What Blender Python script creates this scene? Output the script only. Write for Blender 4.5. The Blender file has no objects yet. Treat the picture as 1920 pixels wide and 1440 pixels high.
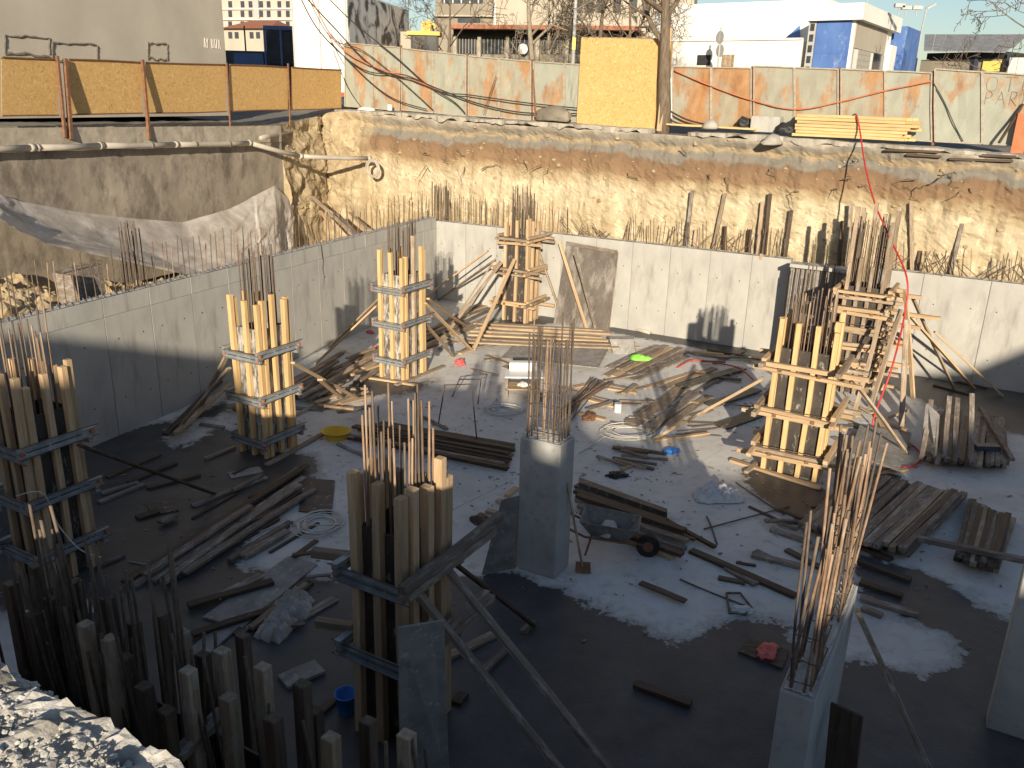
import bpy, bmesh, math, random
import numpy as np
from mathutils import Vector, Matrix, noise
random.seed(7)
R = math.radians
sc = bpy.context.scene
col = sc.collection
# ------------------------------------------------------------------ camera
F_PX, CAM_H = 1600.0, 7.0
PITCH, ROLL = R(18.5), R(1.5)
fw = Vector((0, math.cos(PITCH), -math.sin(PITCH)))
_u = Vector((0, math.sin(PITCH), math.cos(PITCH))); _r = Vector((1, 0, 0))
cr = _r*math.cos(ROLL) + _u*math.sin(ROLL)
cu = _u*math.cos(ROLL) - _r*math.sin(ROLL)
CAM = Vector((0, 0, CAM_H))
cam = bpy.data.cameras.new('camera'); cam.sensor_width = 36; cam.lens = F_PX/1920*36
cam.clip_start = .05; cam.clip_end = 3000
co = bpy.data.objects.new('camera', cam); col.objects.link(co)
m = Matrix((cr, cu, -fw)).transposed().to_4x4(); m.translation = CAM
co.matrix_world = m; sc.camera = co
sc.render.resolution_x, sc.render.resolution_y = 1024, 768
# ------------------------------------------------------------------ sky and sun
SUN_AZ, SUN_EL = R(2), R(15)
w = bpy.data.worlds.new('World'); sc.world = w; w.use_nodes = True
nt = w.node_tree; bg = nt.nodes['Background']
sky = nt.nodes.new('ShaderNodeTexSky'); sky.sky_type = 'NISHITA'; sky.sun_disc = False
sky.sun_elevation = SUN_EL; sky.sun_rotation = R(182); sky.air_density = 1.0; sky.dust_density = 0.9; sky.ozone_density = 1.5; sky.altitude = 300
nt.links.new(sky.outputs[0], bg.inputs[0]); bg.inputs[1].default_value = 0.08
sl = bpy.data.lights.new('sun', 'SUN'); sl.energy = 5.0; sl.angle = R(.53); sl.color = (1, .865, .67)
so = bpy.data.objects.new('sun', sl); col.objects.link(so)
sd = Vector((math.sin(SUN_AZ)*math.cos(SUN_EL), math.cos(SUN_AZ)*math.cos(SUN_EL), -math.sin(SUN_EL)))
so.rotation_euler = sd.to_track_quat('-Z', 'Y').to_euler(); so.location = (0, -30, 30)
vs = sc.view_settings; vs.view_transform = 'Standard'; vs.look = 'None'; vs.exposure = 0.5; vs.gamma = 1; vs.use_curve_mapping = False
# ------------------------------------------------------------------ survey helpers (photo pixel -> point in the place)
def ray(x, y): return (fw*F_PX + cr*(x-960) - cu*(y-720)).normalized()
def fl(x, y, z=0.0):
    d = ray(x, y); return CAM + d*((z-CAM_H)/d.z)
def atY(x, y, Y):
    d = ray(x, y); return CAM + d*(Y/d.y)
def onpl(x, y, pl, off=0.0):
    p0, n = pl; d = ray(x, y); return CAM + d*(((p0+n*off-CAM).dot(n))/d.dot(n))
def plane(p, q):
    d = (q-p); d.z = 0; d.normalize(); n = Vector((-d.y, d.x, 0))
    if n.y < 0: n = -n
    return (Vector((p.x, p.y, 0)), n)          # n points away from the camera
E1 = Vector((.869, -.495, 0)).normalized(); E2 = Vector((.495, .869, 0)).normalized()
UP = Vector((0, 0, 1))
# ------------------------------------------------------------------ materials
def nodes(name):
    m = bpy.data.materials.new(name); m.use_nodes = True; t = m.node_tree
    return m, t, t.nodes['Principled BSDF']
def N(t, kind, **kw):
    n = t.nodes.new('ShaderNode'+kind)
    for k, v in kw.items():
        if k in n.inputs: n.inputs[k].default_value = v
        else: setattr(n, k, v)
    return n
def ramp(t, fac, stops, mode='LINEAR'):
    n = t.nodes.new('ShaderNodeValToRGB'); n.color_ramp.interpolation = mode
    el = n.color_ramp.elements
    while len(el) < len(stops): el.new(.5)
    for e, (p, c) in zip(el, stops):
        e.position = p; e.color = (c[0], c[1], c[2], 1) if hasattr(c, '__len__') else (c, c, c, 1)
    if fac is not None: t.links.new(fac, n.inputs[0])
    return n.outputs[0]
def mix(t, fac, a, b, blend='MIX'):
    n = t.nodes.new('ShaderNodeMix'); n.data_type = 'RGBA'; n.blend_type = blend
    for s, v in ((0, fac), (6, a), (7, b)):
        if isinstance(v, (int, float)): n.inputs[s].default_value = v
        elif isinstance(v, tuple): n.inputs[s].default_value = (*v, 1)
        else: t.links.new(v, n.inputs[s])
    return n.outputs[2]
def coords(t, scale=(1, 1, 1), kind='Object', rot=(0, 0, 0)):
    c = N(t, 'TexCoord'); mp = N(t, 'Mapping'); mp.inputs['Scale'].default_value = scale; mp.inputs['Rotation'].default_value = rot
    t.links.new(c.outputs[kind], mp.inputs[0]); return mp.outputs[0]
def nz(t, vec, scale, detail=5, rough=.6, dist=0.0):
    n = N(t, 'TexNoise'); n.inputs['Scale'].default_value = scale; n.inputs['Detail'].default_value = detail
    n.inputs['Roughness'].default_value = rough; n.inputs['Distortion'].default_value = dist
    t.links.new(vec, n.inputs['Vector']); return n.outputs['Fac']
def bumpto(t, b, h, strength, dist=.02):
    n = N(t, 'Bump'); n.inputs['Strength'].default_value = strength; n.inputs['Distance'].default_value = dist
    t.links.new(h, n.inputs['Height']); t.links.new(n.outputs[0], b.inputs['Normal'])
def randval(t, c, amt):
    if amt <= 0: return c
    oi = N(t, 'ObjectInfo'); mr = N(t, 'MapRange'); mr.inputs[3].default_value = 1-amt; mr.inputs[4].default_value = 1+amt
    t.links.new(oi.outputs['Random'], mr.inputs[0])
    hs = N(t, 'HueSaturation'); t.links.new(mr.outputs[0], hs.inputs['Value']); t.links.new(c, hs.inputs['Color']); return hs.outputs[0]
def mottled(name, c1, c2, scale=4, stretch=(1, 1, 1), rough=.85, bump=.15, spot=None, spot2=None, rand=0, metal=0, detail=6, lo=.3, hi=.7, bscale=None):
    m, t, b = nodes(name); v = coords(t, stretch)
    n = nz(t, v, scale, detail); c = ramp(t, n, [(lo, c1), (hi, c2)])
    for k, s in enumerate((spot, spot2)):
        if s:
            sc_, sstr, th, soft, cs = s
            c = mix(t, ramp(t, nz(t, coords(t, sstr), sc_, 8, .7), [(th, 0), (min(1, th+soft), 1)]), c, cs)
    c = randval(t, c, rand)
    t.links.new(c, b.inputs['Base Color']); b.inputs['Roughness'].default_value = rough; b.inputs['Metallic'].default_value = metal
    if bump: bumpto(t, b, nz(t, v, bscale or scale*4, 6, .7), bump)
    return m
I3 = (1, 1, 1)
M = {}
ORD = ['first', 'second', 'third', 'fourth', 'fifth', 'sixth', 'seventh', 'eighth', 'ninth', 'tenth', 'eleventh', 'twelfth', 'thirteenth']
M['concrete'] = mottled('concrete_wall', (.33, .325, .305), (.47, .46, .425), 1.1, (1, 1, .6), .9, .12, (1.7, (1.3, 1.3, .3), .54, .2, (.27, .26, .24)), (26, I3, .68, .05, (.2, .19, .18)), bscale=24)
M['concrete_col'] = mottled('concrete_column', (.30, .305, .30), (.46, .455, .43), 1.6, (1, 1, .5), .85, .15, (4, (1.5, 1.5, .25), .55, .18, (.24, .235, .225)), (34, I3, .69, .03, (.11, .105, .1)), bscale=30)
M['concrete_top'] = mottled('concrete_rough_top', (.38, .37, .34), (.6, .58, .54), 14, I3, .95, .6)
M['old_concrete'] = mottled('old_retaining_concrete', (.24, .205, .16), (.38, .33, .265), .9, (1, 1, .7), .95, .25, (1.5, (1, 1, .6), .48, .16, (.165, .14, .112)), (5, (1, 1, .22), .64, .08, (.47, .42, .34)), bscale=14)
M['coping'] = mottled('old_concrete_coping', (.33, .29, .23), (.46, .41, .33), 3, I3, .95, .4, (7, I3, .6, .1, (.25, .22, .18)))
M['render_grey'] = mottled('grey_render', (.42, .385, .325), (.52, .475, .405), .7, (1, 1, .8), .95, .15, (30, I3, .68, .05, (.3, .27, .225)), (1.6, (1, 1, .3), .62, .2, (.56, .51, .44)), bscale=30)
M['mortar_dark'] = mottled('dark_mortar', (.12, .105, .085), (.25, .22, .18), 9, I3, .95, .4)
def wood(name, a, b_, stain=None, rand=.22, rough=.8):
    m, t, b = nodes(name); v = coords(t, (1.2, 16, 16))
    oi = N(t, 'ObjectInfo'); add = N(t, 'VectorMath', operation='ADD'); t.links.new(v, add.inputs[0])
    ml = N(t, 'Math', operation='MULTIPLY'); ml.inputs[1].default_value = 37; t.links.new(oi.outputs['Random'], ml.inputs[0])
    t.links.new(ml.outputs[0], add.inputs[1]); v = add.outputs[0]
    n = nz(t, v, 1.6, 6, .65, .4); c = ramp(t, n, [(.3, a), (.68, b_)])
    n2 = nz(t, v, .35, 3); c = mix(t, ramp(t, n2, [(.5, 0), (.75, .55)]), c, tuple(x*.62 for x in a))
    if stain:
        v2 = coords(t, (3, 9, 9)); s, th, cs = stain
        add2 = N(t, 'VectorMath', operation='ADD'); t.links.new(v2, add2.inputs[0]); t.links.new(ml.outputs[0], add2.inputs[1])
        c = mix(t, ramp(t, nz(t, add2.outputs[0], s, 7, .7), [(th, 0), (th+.14, 1)]), c, cs)
    c = randval(t, c, rand)
    t.links.new(c, b.inputs['Base Color']); b.inputs['Roughness'].default_value = rough; b.inputs['Specular IOR Level'].default_value = .25
    bumpto(t, b, n, .25, .01); return m
M['wood_new'] = wood('pine_new', (.52, .335, .15), (.72, .505, .26), None, .10)
M['wood_pine'] = wood('pine_weathered', (.38, .26, .15), (.60, .435, .265), (1.2, .56, (.44, .39, .32)), .16)
M['wood_old'] = wood('timber_old', (.21, .15, .10), (.42, .32, .22), (1.1, .5, (.40, .36, .31)), .26)
M['wood_grey'] = wood('timber_grey', (.13, .10, .08), (.27, .22, .175), (1.2, .5, (.33, .305, .275)), .28)
M['wood_dark'] = wood('timber_wet_shaded', (.05, .035, .026), (.13, .09, .062), (1.2, .6, (.18, .16, .14)), .3, .6)  # wet timber; also the darkened wood of posts in the near shade
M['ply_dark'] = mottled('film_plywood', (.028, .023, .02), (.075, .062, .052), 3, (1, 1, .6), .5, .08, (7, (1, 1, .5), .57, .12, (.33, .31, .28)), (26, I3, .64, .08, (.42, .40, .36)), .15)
M['ply_cement'] = mottled('plywood_with_cement', (.06, .05, .042), (.16, .14, .12), 4, I3, .75, .12, (5, (1.6, 1.6, .5), .46, .12, (.44, .42, .38)), (30, I3, .6, .08, (.5, .48, .44)), .1)
M['ply_scratched'] = mottled('scratched_panel', (.085, .07, .06), (.17, .145, .125), 2, (1, 1, .5), .7, .1, (1.4, (1.3, 1.3, .35), .50, .2, (.40, .375, .33)), (18, (1.5, 1.5, .4), .6, .1, (.36, .335, .295)))
M['ply_grey'] = mottled('plywood_grey', (.17, .16, .145), (.33, .31, .285), 3, I3, .8, .15, (9, I3, .55, .12, (.42, .40, .37)), (14, I3, .66, .05, (.08, .07, .06)), .2)
def osb(name):
    m, t, b = nodes(name); v = coords(t, (1, 1, 1))
    n0 = N(t, 'TexNoise'); n0.inputs['Scale'].default_value = 5; t.links.new(v, n0.inputs['Vector'])
    ad = N(t, 'VectorMath', operation='MULTIPLY_ADD'); ad.inputs[1].default_value = (.28, .28, .28); t.links.new(n0.outputs['Color'], ad.inputs[0]); t.links.new(v, ad.inputs[2])
    vo = N(t, 'TexVoronoi'); vo.inputs['Scale'].default_value = 24; t.links.new(ad.outputs[0], vo.inputs['Vector'])
    sp = N(t, 'SeparateColor'); t.links.new(vo.outputs['Color'], sp.inputs[0])
    c = ramp(t, sp.outputs[0], [(0, (.48, .285, .10)), (.2, (.57, .355, .135)), (.8, (.62, .395, .155)), (.95, (.70, .49, .23)), (1, (.36, .19, .065))])
    c = mix(t, ramp(t, nz(t, v, 1.2, 3), [(.35, 0), (.75, .35)]), c, (.54, .33, .12))
    t.links.new(randval(t, c, .05), b.inputs['Base Color']); b.inputs['Roughness'].default_value = .8; bumpto(t, b, sp.outputs[1], .15, .01); return m
M['osb'] = osb('osb_board')
def rustsheet(name, paint, amount):
    m, t, b = nodes(name); v = coords(t, (1, 1, .5)); oi = N(t, 'ObjectInfo')
    ml = N(t, 'Math', operation='MULTIPLY'); ml.inputs[1].default_value = 91; t.links.new(oi.outputs['Random'], ml.inputs[0])
    ad = N(t, 'VectorMath', operation='ADD'); t.links.new(v, ad.inputs[0]); t.links.new(ml.outputs[0], ad.inputs[1]); v = ad.outputs[0]
    p = mix(t, ramp(t, nz(t, v, 2.5, 5), [(.35, 0), (.7, 1)]), paint, tuple(x*.82 for x in paint))
    ru = ramp(t, nz(t, v, 3, 8, .7), [(.3, (.17, .065, .022)), (.48, (.34, .155, .05)), (.72, (.45, .24, .095))])
    n1 = mix(t, .35, nz(t, v, .75, 3, .5, .6), nz(t, v, 4, 10, .75))
    f = ramp(t, n1, [(amount, 0), (amount+.05, .7), (amount+.2, 1)])
    c = mix(t, f, p, ru)
    t.links.new(c, b.inputs['Base Color']); b.inputs['Roughness'].default_value = .75
    bumpto(t, b, nz(t, v, 20, 5), .1); return m
M['sheet_a'] = rustsheet('painted_sheet_light_rust', (.335, .345, .285), .52)
M['sheet_b'] = rustsheet('painted_sheet_heavy_rust', (.335, .325, .26), .46)
M['sheet_c'] = rustsheet('painted_sheet_rusted_through', (.33, .30, .225), .38)
M['rust'] = mottled('rusty_steel', (.12, .055, .028), (.26, .13, .065), 9, I3, .8, .2)
M['frame_steel'] = mottled('fence_frame_steel', (.27, .24, .20), (.42, .38, .31), 6, I3, .7, .1, (5, I3, .6, .1, (.3, .15, .07)))
M['rebar_rust'] = mottled('rebar_rust', (.17, .10, .063), (.33, .215, .135), 14, I3, .75, .2, (5, (1, 1, .4), .47, .16, (.42, .36, .28)), None, .25)
M['rebar_dark'] = mottled('rebar_dark', (.065, .048, .038), (.17, .125, .09), 14, I3, .75, .2, (6, (1, 1, .4), .62, .1, (.34, .30, .25)), None, .25)
M['galv'] = mottled('galvanised_waler', (.20, .23, .26), (.40, .42, .43), 5, I3, .5, .1, (7, I3, .6, .1, (.42, .38, .32)), (11, I3, .68, .06, (.30, .15, .07)), .12, .35)
M['pvc'] = mottled('pvc_pipe', (.40, .36, .30), (.50, .455, .39), 4, I3, .5, .03, (7, I3, .6, .2, (.42, .37, .30)))
M['black'] = mottled('black_plastic', (.012, .012, .013), (.03, .03, .032), 5, I3, .6, .1)
M['cable'] = mottled('black_cable', (.02, .019, .018), (.045, .04, .037), 5, I3, .6, 0)
M['cable_white'] = mottled('white_cable', (.52, .50, .45), (.66, .63, .57), 5, I3, .6, 0)
M['hose_red'] = mottled('red_hose', (.42, .02, .022), (.55, .045, .04), 5, I3, .45, 0)
M['cable_orange'] = mottled('orange_cable', (.42, .13, .06), (.55, .2, .1), 5, I3, .6, 0)
M['yellow'] = mottled('yellow_plastic', (.70, .42, .02), (.78, .5, .03), 5, I3, .45, .05)
M['red_bag'] = mottled('red_bag', (.55, .07, .07), (.7, .16, .14), 12, I3, .6, .5)
M['green_bag'] = mottled('green_bag', (.18, .62, .04), (.3, .75, .12), 12, I3, .5, .5)
M['blue_bag'] = mottled('blue_bag', (.03, .16, .55), (.06, .28, .7), 12, I3, .5, .5)
M['white_sack'] = mottled('white_sack', (.50, .50, .50), (.72, .72, .71), 8, I3, .7, .6, (14, I3, .64, .1, (.3, .29, .28)))
M['white_top'] = mottled('white_table_top', (.66, .65, .62), (.76, .75, .72), 6, I3, .5, .05)
M['slab'] = mottled('broken_slab', (.33, .305, .26), (.50, .465, .40), 3, I3, .95, .6, (6, I3, .54, .12, (.24, .22, .19)))
M['asphalt'] = mottled('street_ground', (.12, .115, .105), (.22, .205, .18), .5, I3, .95, .3, (9, I3, .6, .2, (.28, .25, .21)))
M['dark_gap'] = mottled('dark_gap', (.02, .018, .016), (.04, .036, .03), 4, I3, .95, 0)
M['white_wall'] = mottled('white_painted_wall', (.70, .68, .63), (.80, .78, .73), .8, (1, 1, .4), .9, .03, (3, (1, 1, .2), .66, .15, (.55, .53, .48)))
M['cream_wall'] = mottled('cream_wall', (.37, .33, .265), (.46, .41, .335), .6, (1, 1, .4), .9, .03, (2, (1, 1, .2), .62, .2, (.30, .265, .21)))
M['beige_wall'] = mottled('beige_concrete', (.21, .185, .145), (.30, .265, .21), .8, (1, 1, .4), .9, .05)
M['blue_paint'] = mottled('blue_painted_panel', (.05, .12, .36), (.10, .20, .46), 1.5, (1, 1, .5), .6, .03, (2.2, (1, 1, .6), .56, .2, (.26, .34, .52)))
M['shutter'] = mottled('roller_shutter', (.36, .33, .28), (.42, .39, .33), 3, I3, .6, 0)
M['glass'] = mottled('window_glass', (.03, .035, .045), (.06, .07, .085), 2, I3, .12, 0)
M['brick_red'] = mottled('red_roof_tile', (.30, .11, .06), (.40, .17, .10), 6, I3, .85, .2)
M['roof_grey'] = mottled('grey_sheet_roof', (.20, .20, .20), (.33, .33, .33), 1.2, (3, 1, 1), .7, .1, (3, (3, 1, 1), .6, .05, (.5, .48, .44)))
M['pink_wall'] = mottled('pink_apartment_wall', (.46, .37, .31), (.54, .44, .38), .3, I3, .9, 0)
M['machine_yellow'] = mottled('machine_yellow', (.62, .33, .02), (.70, .40, .04), 2, I3, .5, .03)
M['tractor_dark'] = mottled('tractor_dark', (.03, .035, .05), (.06, .07, .1), 2, I3, .5, .03)
M['tractor_blue'] = mottled('tractor_blue', (.08, .15, .32), (.12, .2, .4), 2, I3, .5, .03)
M['rubber'] = mottled('tyre_rubber', (.012, .012, .012), (.03, .03, .03), 6, I3, .85, .1)
M['bark'] = mottled('bark', (.09, .065, .045), (.22, .17, .12), 6, (3, 3, .6), .95, .5)
M['bark_pale'] = mottled('bark_pale', (.20, .165, .12), (.34, .29, .22), 6, (3, 3, .6), .95, .4)
M['tray_steel'] = mottled('dirty_tray_steel', (.09, .095, .10), (.2, .2, .195), 5, I3, .7, .1, (6, I3, .55, .1, (.26, .24, .21)))
M['stone'] = mottled('broken_stone', (.30, .28, .25), (.46, .43, .38), 4, I3, .95, .5)
M['clod'] = mottled('earth_clod', (.30, .225, .13), (.47, .37, .235), 2, I3, .95, .35, (2.5, I3, .55, .2, (.22, .155, .09)))
M['pale_rubble'] = mottled('pale_rubble', (.34, .32, .28), (.66, .64, .60), 9, I3, .95, .5)
M['ink_dark'] = mottled('faded_black_paint', (.22, .19, .15), (.36, .32, .26), 12, I3, .9, 0)
M['ink_white'] = mottled('white_paint', (.62, .58, .52), (.72, .68, .62), 12, I3, .9, 0)
M['sign_yellow'] = mottled('yellow_sign', (.68, .55, .10), (.76, .64, .2), 6, I3, .7, 0)
M['red_refl'] = mottled('red_reflector', (.6, .06, .03), (.7, .12, .05), 6, I3, .4, 0)
M['pole_grey'] = mottled('grey_pole', (.34, .34, .33), (.44, .44, .42), 4, I3, .6, 0)
M['orange_rust'] = mottled('orange_primer', (.42, .13, .05), (.5, .18, .08), 4, I3, .7, .05)
def print_graphic(name):
    m, t, b = nodes(name); v = coords(t, (.9, .9, .9))
    n = nz(t, v, .9, 4, .55, 1.4); c = ramp(t, n, [(.36, (.03, .03, .035)), (.42, (.09, .09, .09)), (.46, (.42, .41, .39)), (.56, (.66, .65, .62))])
    t.links.new(c, b.inputs['Base Color']); b.inputs['Roughness'].default_value = .5; return m
M['graphic'] = print_graphic('printed_trailer_side')
def plastic():
    m, t, b = nodes('plastic_sheet'); v = coords(t)
    c = ramp(t, nz(t, v, 1.2, 7, .7, .6), [(.3, (.36, .31, .26)), (.5, (.52, .47, .415)), (.7, (.68, .635, .585))])
    t.links.new(c, b.inputs['Base Color']); b.inputs['Roughness'].default_value = .55; b.inputs['Alpha'].default_value = .85
    bumpto(t, b, nz(t, coords(t, (1, 1, 3)), 3.5, 6, .6, 1.2), .25, .05); return m
M['plastic'] = plastic()
def bank_mat():
    m, t, b = nodes('excavated_bank')
    a = N(t, 'Attribute', attribute_name='dep'); v = coords(t)
    n = nz(t, v, .55, 6, .6); n2 = nz(t, v, 2.4, 6, .65)
    s = N(t, 'Math', operation='MULTIPLY_ADD'); s.inputs[1].default_value = .9; t.links.new(n, s.inputs[0]); t.links.new(a.outputs['Fac'], s.inputs[2])
    s2 = N(t, 'Math', operation='MULTIPLY_ADD'); s2.inputs[1].default_value = .35; t.links.new(n2, s2.inputs[0]); t.links.new(s.outputs[0], s2.inputs[2])
    d = N(t, 'Math', operation='SUBTRACT'); d.inputs[1].default_value = .62; t.links.new(s2.outputs[0], d.inputs[0])
    k = N(t, 'Math', operation='DIVIDE'); k.inputs[1].default_value = 6; t.links.new(d.outputs[0], k.inputs[0])
    c = ramp(t, k.outputs[0], [(0, (.40, .36, .29)), (.02, (.25, .22, .175)), (.045, (.22, .20, .165)), (.06, (.38, .29, .175)), (.085, (.20, .185, .155)), (.11, (.21, .19, .16)), (.125, (.19, .12, .07)), (.205, (.25, .16, .09)), (.235, (.35, .265, .155)), (.30, (.49, .415, .285)), (.45, (.47, .385, .25)), (.6, (.37, .285, .165))])
    # pale chalky streaks and blotches in the marl
    deep = ramp(t, k.outputs[0], [(.2, 0), (.3, 1)])
    w1 = nz(t, coords(t, (1, 1, .8)), 2.3, 11, .74, .3)
    f1 = mix(t, deep, (0, 0, 0), ramp(t, w1, [(.50, 0), (.60, 1)]))
    c = mix(t, f1, c, (.60, .52, .365))
    w2 = nz(t, coords(t, (.7, .7, 7)), 1.6, 10, .75)
    f2 = mix(t, ramp(t, k.outputs[0], [(.34, 0), (.45, 1)]), (0, 0, 0), ramp(t, w2, [(.56, 0), (.64, .8)]))
    c = mix(t, f2, c, (.40, .28, .15))
    w3 = nz(t, v, 1.5, 10, .75, .2); c = mix(t, mix(t, deep, (0, 0, 0), ramp(t, w3, [(.56, 0), (.68, .75)])), c, (.33, .255, .14))
    w4 = nz(t, v, 11, 6, .7); c = mix(t, ramp(t, w4, [(.64, 0), (.72, .6)]), c, (.20, .14, .085))
    w5 = nz(t, coords(t, (2.2, 2.2, .35)), 1.6, 8, .7); c = mix(t, mix(t, deep, (0, 0, 0), ramp(t, w5, [(.52, 0), (.64, .6)])), c, (.30, .23, .13))
    w6 = nz(t, v, 26, 5, .7); c = mix(t, ramp(t, w6, [(.60, 0), (.70, .5)]), c, (.24, .175, .11))
    # dirtier earth on the left-hand side face
    g = N(t, 'Attribute', attribute_name='dirt'); c = mix(t, g.outputs['Fac'], c, ramp(t, nz(t, v, 2.2, 7, .65), [(.3, (.27, .205, .125)), (.55, (.42, .335, .21)), (.72, (.60, .5, .33))]))
    t.links.new(c, b.inputs['Base Color']); b.inputs['Roughness'].default_value = .95
    hh = mix(t, .5, nz(t, v, 6, 8, .75), nz(t, coords(t, (1, 1, 3)), 14, 6, .7)); bumpto(t, b, hh, .7, .05); return m
M['bank'] = bank_mat()
def floor_mat():
    m, t, b = nodes('pit_floor_screed'); v = coords(t)
    a = N(t, 'Attribute', attribute_name='wet')
    n1 = nz(t, v, 1.5, 12, .72, .25); n2 = nz(t, v, 5, 6, .6)
    s = N(t, 'Math', operation='MULTIPLY_ADD'); s.inputs[1].default_value = .95; t.links.new(n1, s.inputs[0]); t.links.new(a.outputs['Fac'], s.inputs[2])
    n3 = nz(t, v, 4.5, 11, .74)
    s3 = N(t, 'Math', operation='MULTIPLY_ADD'); s3.inputs[1].default_value = .85; t.links.new(n3, s3.inputs[0]); t.links.new(s.outputs[0], s3.inputs[2]); s = s3
    wet = ramp(t, s.outputs[0], [(1.0, 0), (1.0, 1)])
    s4 = N(t, 'Math', operation='MULTIPLY'); s4.inputs[1].default_value = .5; t.links.new(s.outputs[0], s4.inputs[0])
    wet = ramp(t, s4.outputs[0], [(.655, 0), (.68, 1)])
    damp = ramp(t, s4.outputs[0], [(.53, 0), (.655, 1)])
    dry = ramp(t, nz(t, v, .8, 8, .6), [(.3, (.54, .53, .505)), (.5, (.63, .62, .59)), (.7, (.70, .685, .65))])
    dry = mix(t, ramp(t, n2, [(.52, 0), (.7, .4)]), dry, (.40, .39, .365))
    dry = mix(t, ramp(t, nz(t, v, 19, 6, .75), [(.66, 0), (.70, .8)]), dry, (.16, .14, .12))
    dry = mix(t, ramp(t, nz(t, v, .45, 4), [(.5, 0), (.7, .35)]), dry, (.46, .43, .38))
    dry = mix(t, damp, dry, mix(t, .6, dry, (.26, .245, .22)))
    dry = mix(t, ramp(t, nz(t, v, 2.3, 11, .78), [(.55, 0), (.63, .6)]), dry, (.33, .31, .28))
    dry = mix(t, ramp(t, nz(t, coords(t, (1, 1, 1), 'Object', (0, 0, .6)), 9, 9, .8), [(.58, 0), (.66, .6)]), dry, (.68, .665, .63))
    wc = ramp(t, nz(t, v, 1.6, 7, .65), [(.3, (.055, .054, .055)), (.6, (.09, .086, .082)), (.8, (.135, .125, .112))])
    c = mix(t, wet, dry, wc)
    t.links.new(c, b.inputs['Base Color'])
    r = N(t, 'MapRange'); r.inputs[3].default_value = .9; r.inputs[4].default_value = .42; t.links.new(wet, r.inputs[0]); t.links.new(r.outputs[0], b.inputs['Roughness'])
    b.inputs['Specular IOR Level'].default_value = .3
    bumpto(t, b, mix(t, .5, n2, nz(t, v, 30, 6, .7)), .3, .03); return m
M['floor'] = floor_mat()
def ledge_mat():
    m, t, b = nodes('near_ledge_soil'); v = coords(t)
    c = ramp(t, nz(t, v, 5, 8, .7), [(.3, (.22, .20, .17)), (.46, (.45, .43, .39)), (.62, (.66, .645, .61))])
    t.links.new(c, b.inputs['Base Color']); b.inputs['Roughness'].default_value = .95; bumpto(t, b, nz(t, v, 16, 8, .75), .7, .05); return m
M['ledge'] = ledge_mat()
# ------------------------------------------------------------------ mesh builders
def T(o, label=None, cat=None, group=None, kind=None):
    if label: o['label'] = label
    if cat: o['category'] = cat
    if group: o['group'] = group
    if kind: o['kind'] = kind
    return o
def empty(name, loc, label, cat, group=None):
    o = bpy.data.objects.new(name, None); o.empty_display_size = .2; col.objects.link(o)
    o.location = loc; T(o, label, cat, group); return o
def put(o, W, parent=None):
    col.objects.link(o)
    if parent is not None:
        o.parent = parent; pw = PW.get(parent.name)
        if pw is None: pw = Matrix.Translation(parent.location)
        o.matrix_basis = pw.inverted() @ W
    else: o.matrix_basis = W
    PW[o.name] = W
    return o
PW = {}
def obj(name, me, mat, parent=None, W=None):
    if mat is not None and not me.materials: me.materials.append(M[mat])
    o = bpy.data.objects.new(name, me); return put(o, W or Matrix(), parent)
class MB:
    def __init__(s): s.v = []; s.f = []; s.sm = False
    def add(s, vs, fs):
        k = len(s.v); s.v += [tuple(v) for v in vs]; s.f += [tuple(i+k for i in f) for f in fs]; return s
    def box(s, c, size, ax=None):
        a = ax or (Vector((1, 0, 0)), Vector((0, 1, 0)), UP); c = Vector(c)
        h = [x/2 for x in size]; vs = [c+a[0]*(i*h[0])+a[1]*(j*h[1])+a[2]*(k*h[2]) for i in (-1, 1) for j in (-1, 1) for k in (-1, 1)]
        return s.add(vs, [(0, 1, 3, 2), (4, 6, 7, 5), (0, 4, 5, 1), (2, 3, 7, 6), (0, 2, 6, 4), (1, 5, 7, 3)])
    def hexa(s, p): # 8 points: bottom 4, top 4
        return s.add(p, [(3, 2, 1, 0), (4, 5, 6, 7), (0, 1, 5, 4), (1, 2, 6, 5), (2, 3, 7, 6), (3, 0, 4, 7)])
    def tube(s, pts, r, n=6, cap=True):
        pts = [Vector(p) for p in pts]; rs = r if hasattr(r, '__len__') else [r]*len(pts)
        t0 = (pts[1]-pts[0]).normalized(); ref = Vector((0, 0, 1)) if abs(t0.z) < .9 else Vector((1, 0, 0))
        x = t0.cross(ref).normalized(); vs = []
        for i, p in enumerate(pts):
            t = (pts[min(i+1, len(pts)-1)]-pts[max(i-1, 0)]).normalized()
            x = (x-t*x.dot(t)).normalized(); y = t.cross(x)
            vs += [p+(x*math.cos(2*math.pi*k/n)+y*math.sin(2*math.pi*k/n))*rs[i] for k in range(n)]
        fs = [(i*n+k, i*n+(k+1) % n, (i+1)*n+(k+1) % n, (i+1)*n+k) for i in range(len(pts)-1) for k in range(n)]
        if cap: fs += [tuple(range(n))[::-1], tuple((len(pts)-1)*n+k for k in range(n))]
        return s.add(vs, fs)
    def mesh(s, name='m', smooth=False):
        me = bpy.data.meshes.new(name); me.from_pydata(s.v, [], s.f); me.update()
        if smooth: me.polygons.foreach_set('use_smooth', [True]*len(me.polygons))
        return me
    def build(s, name, mat, parent=None, smooth=False): return obj(name, s.mesh(name, smooth), mat, parent)
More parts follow.
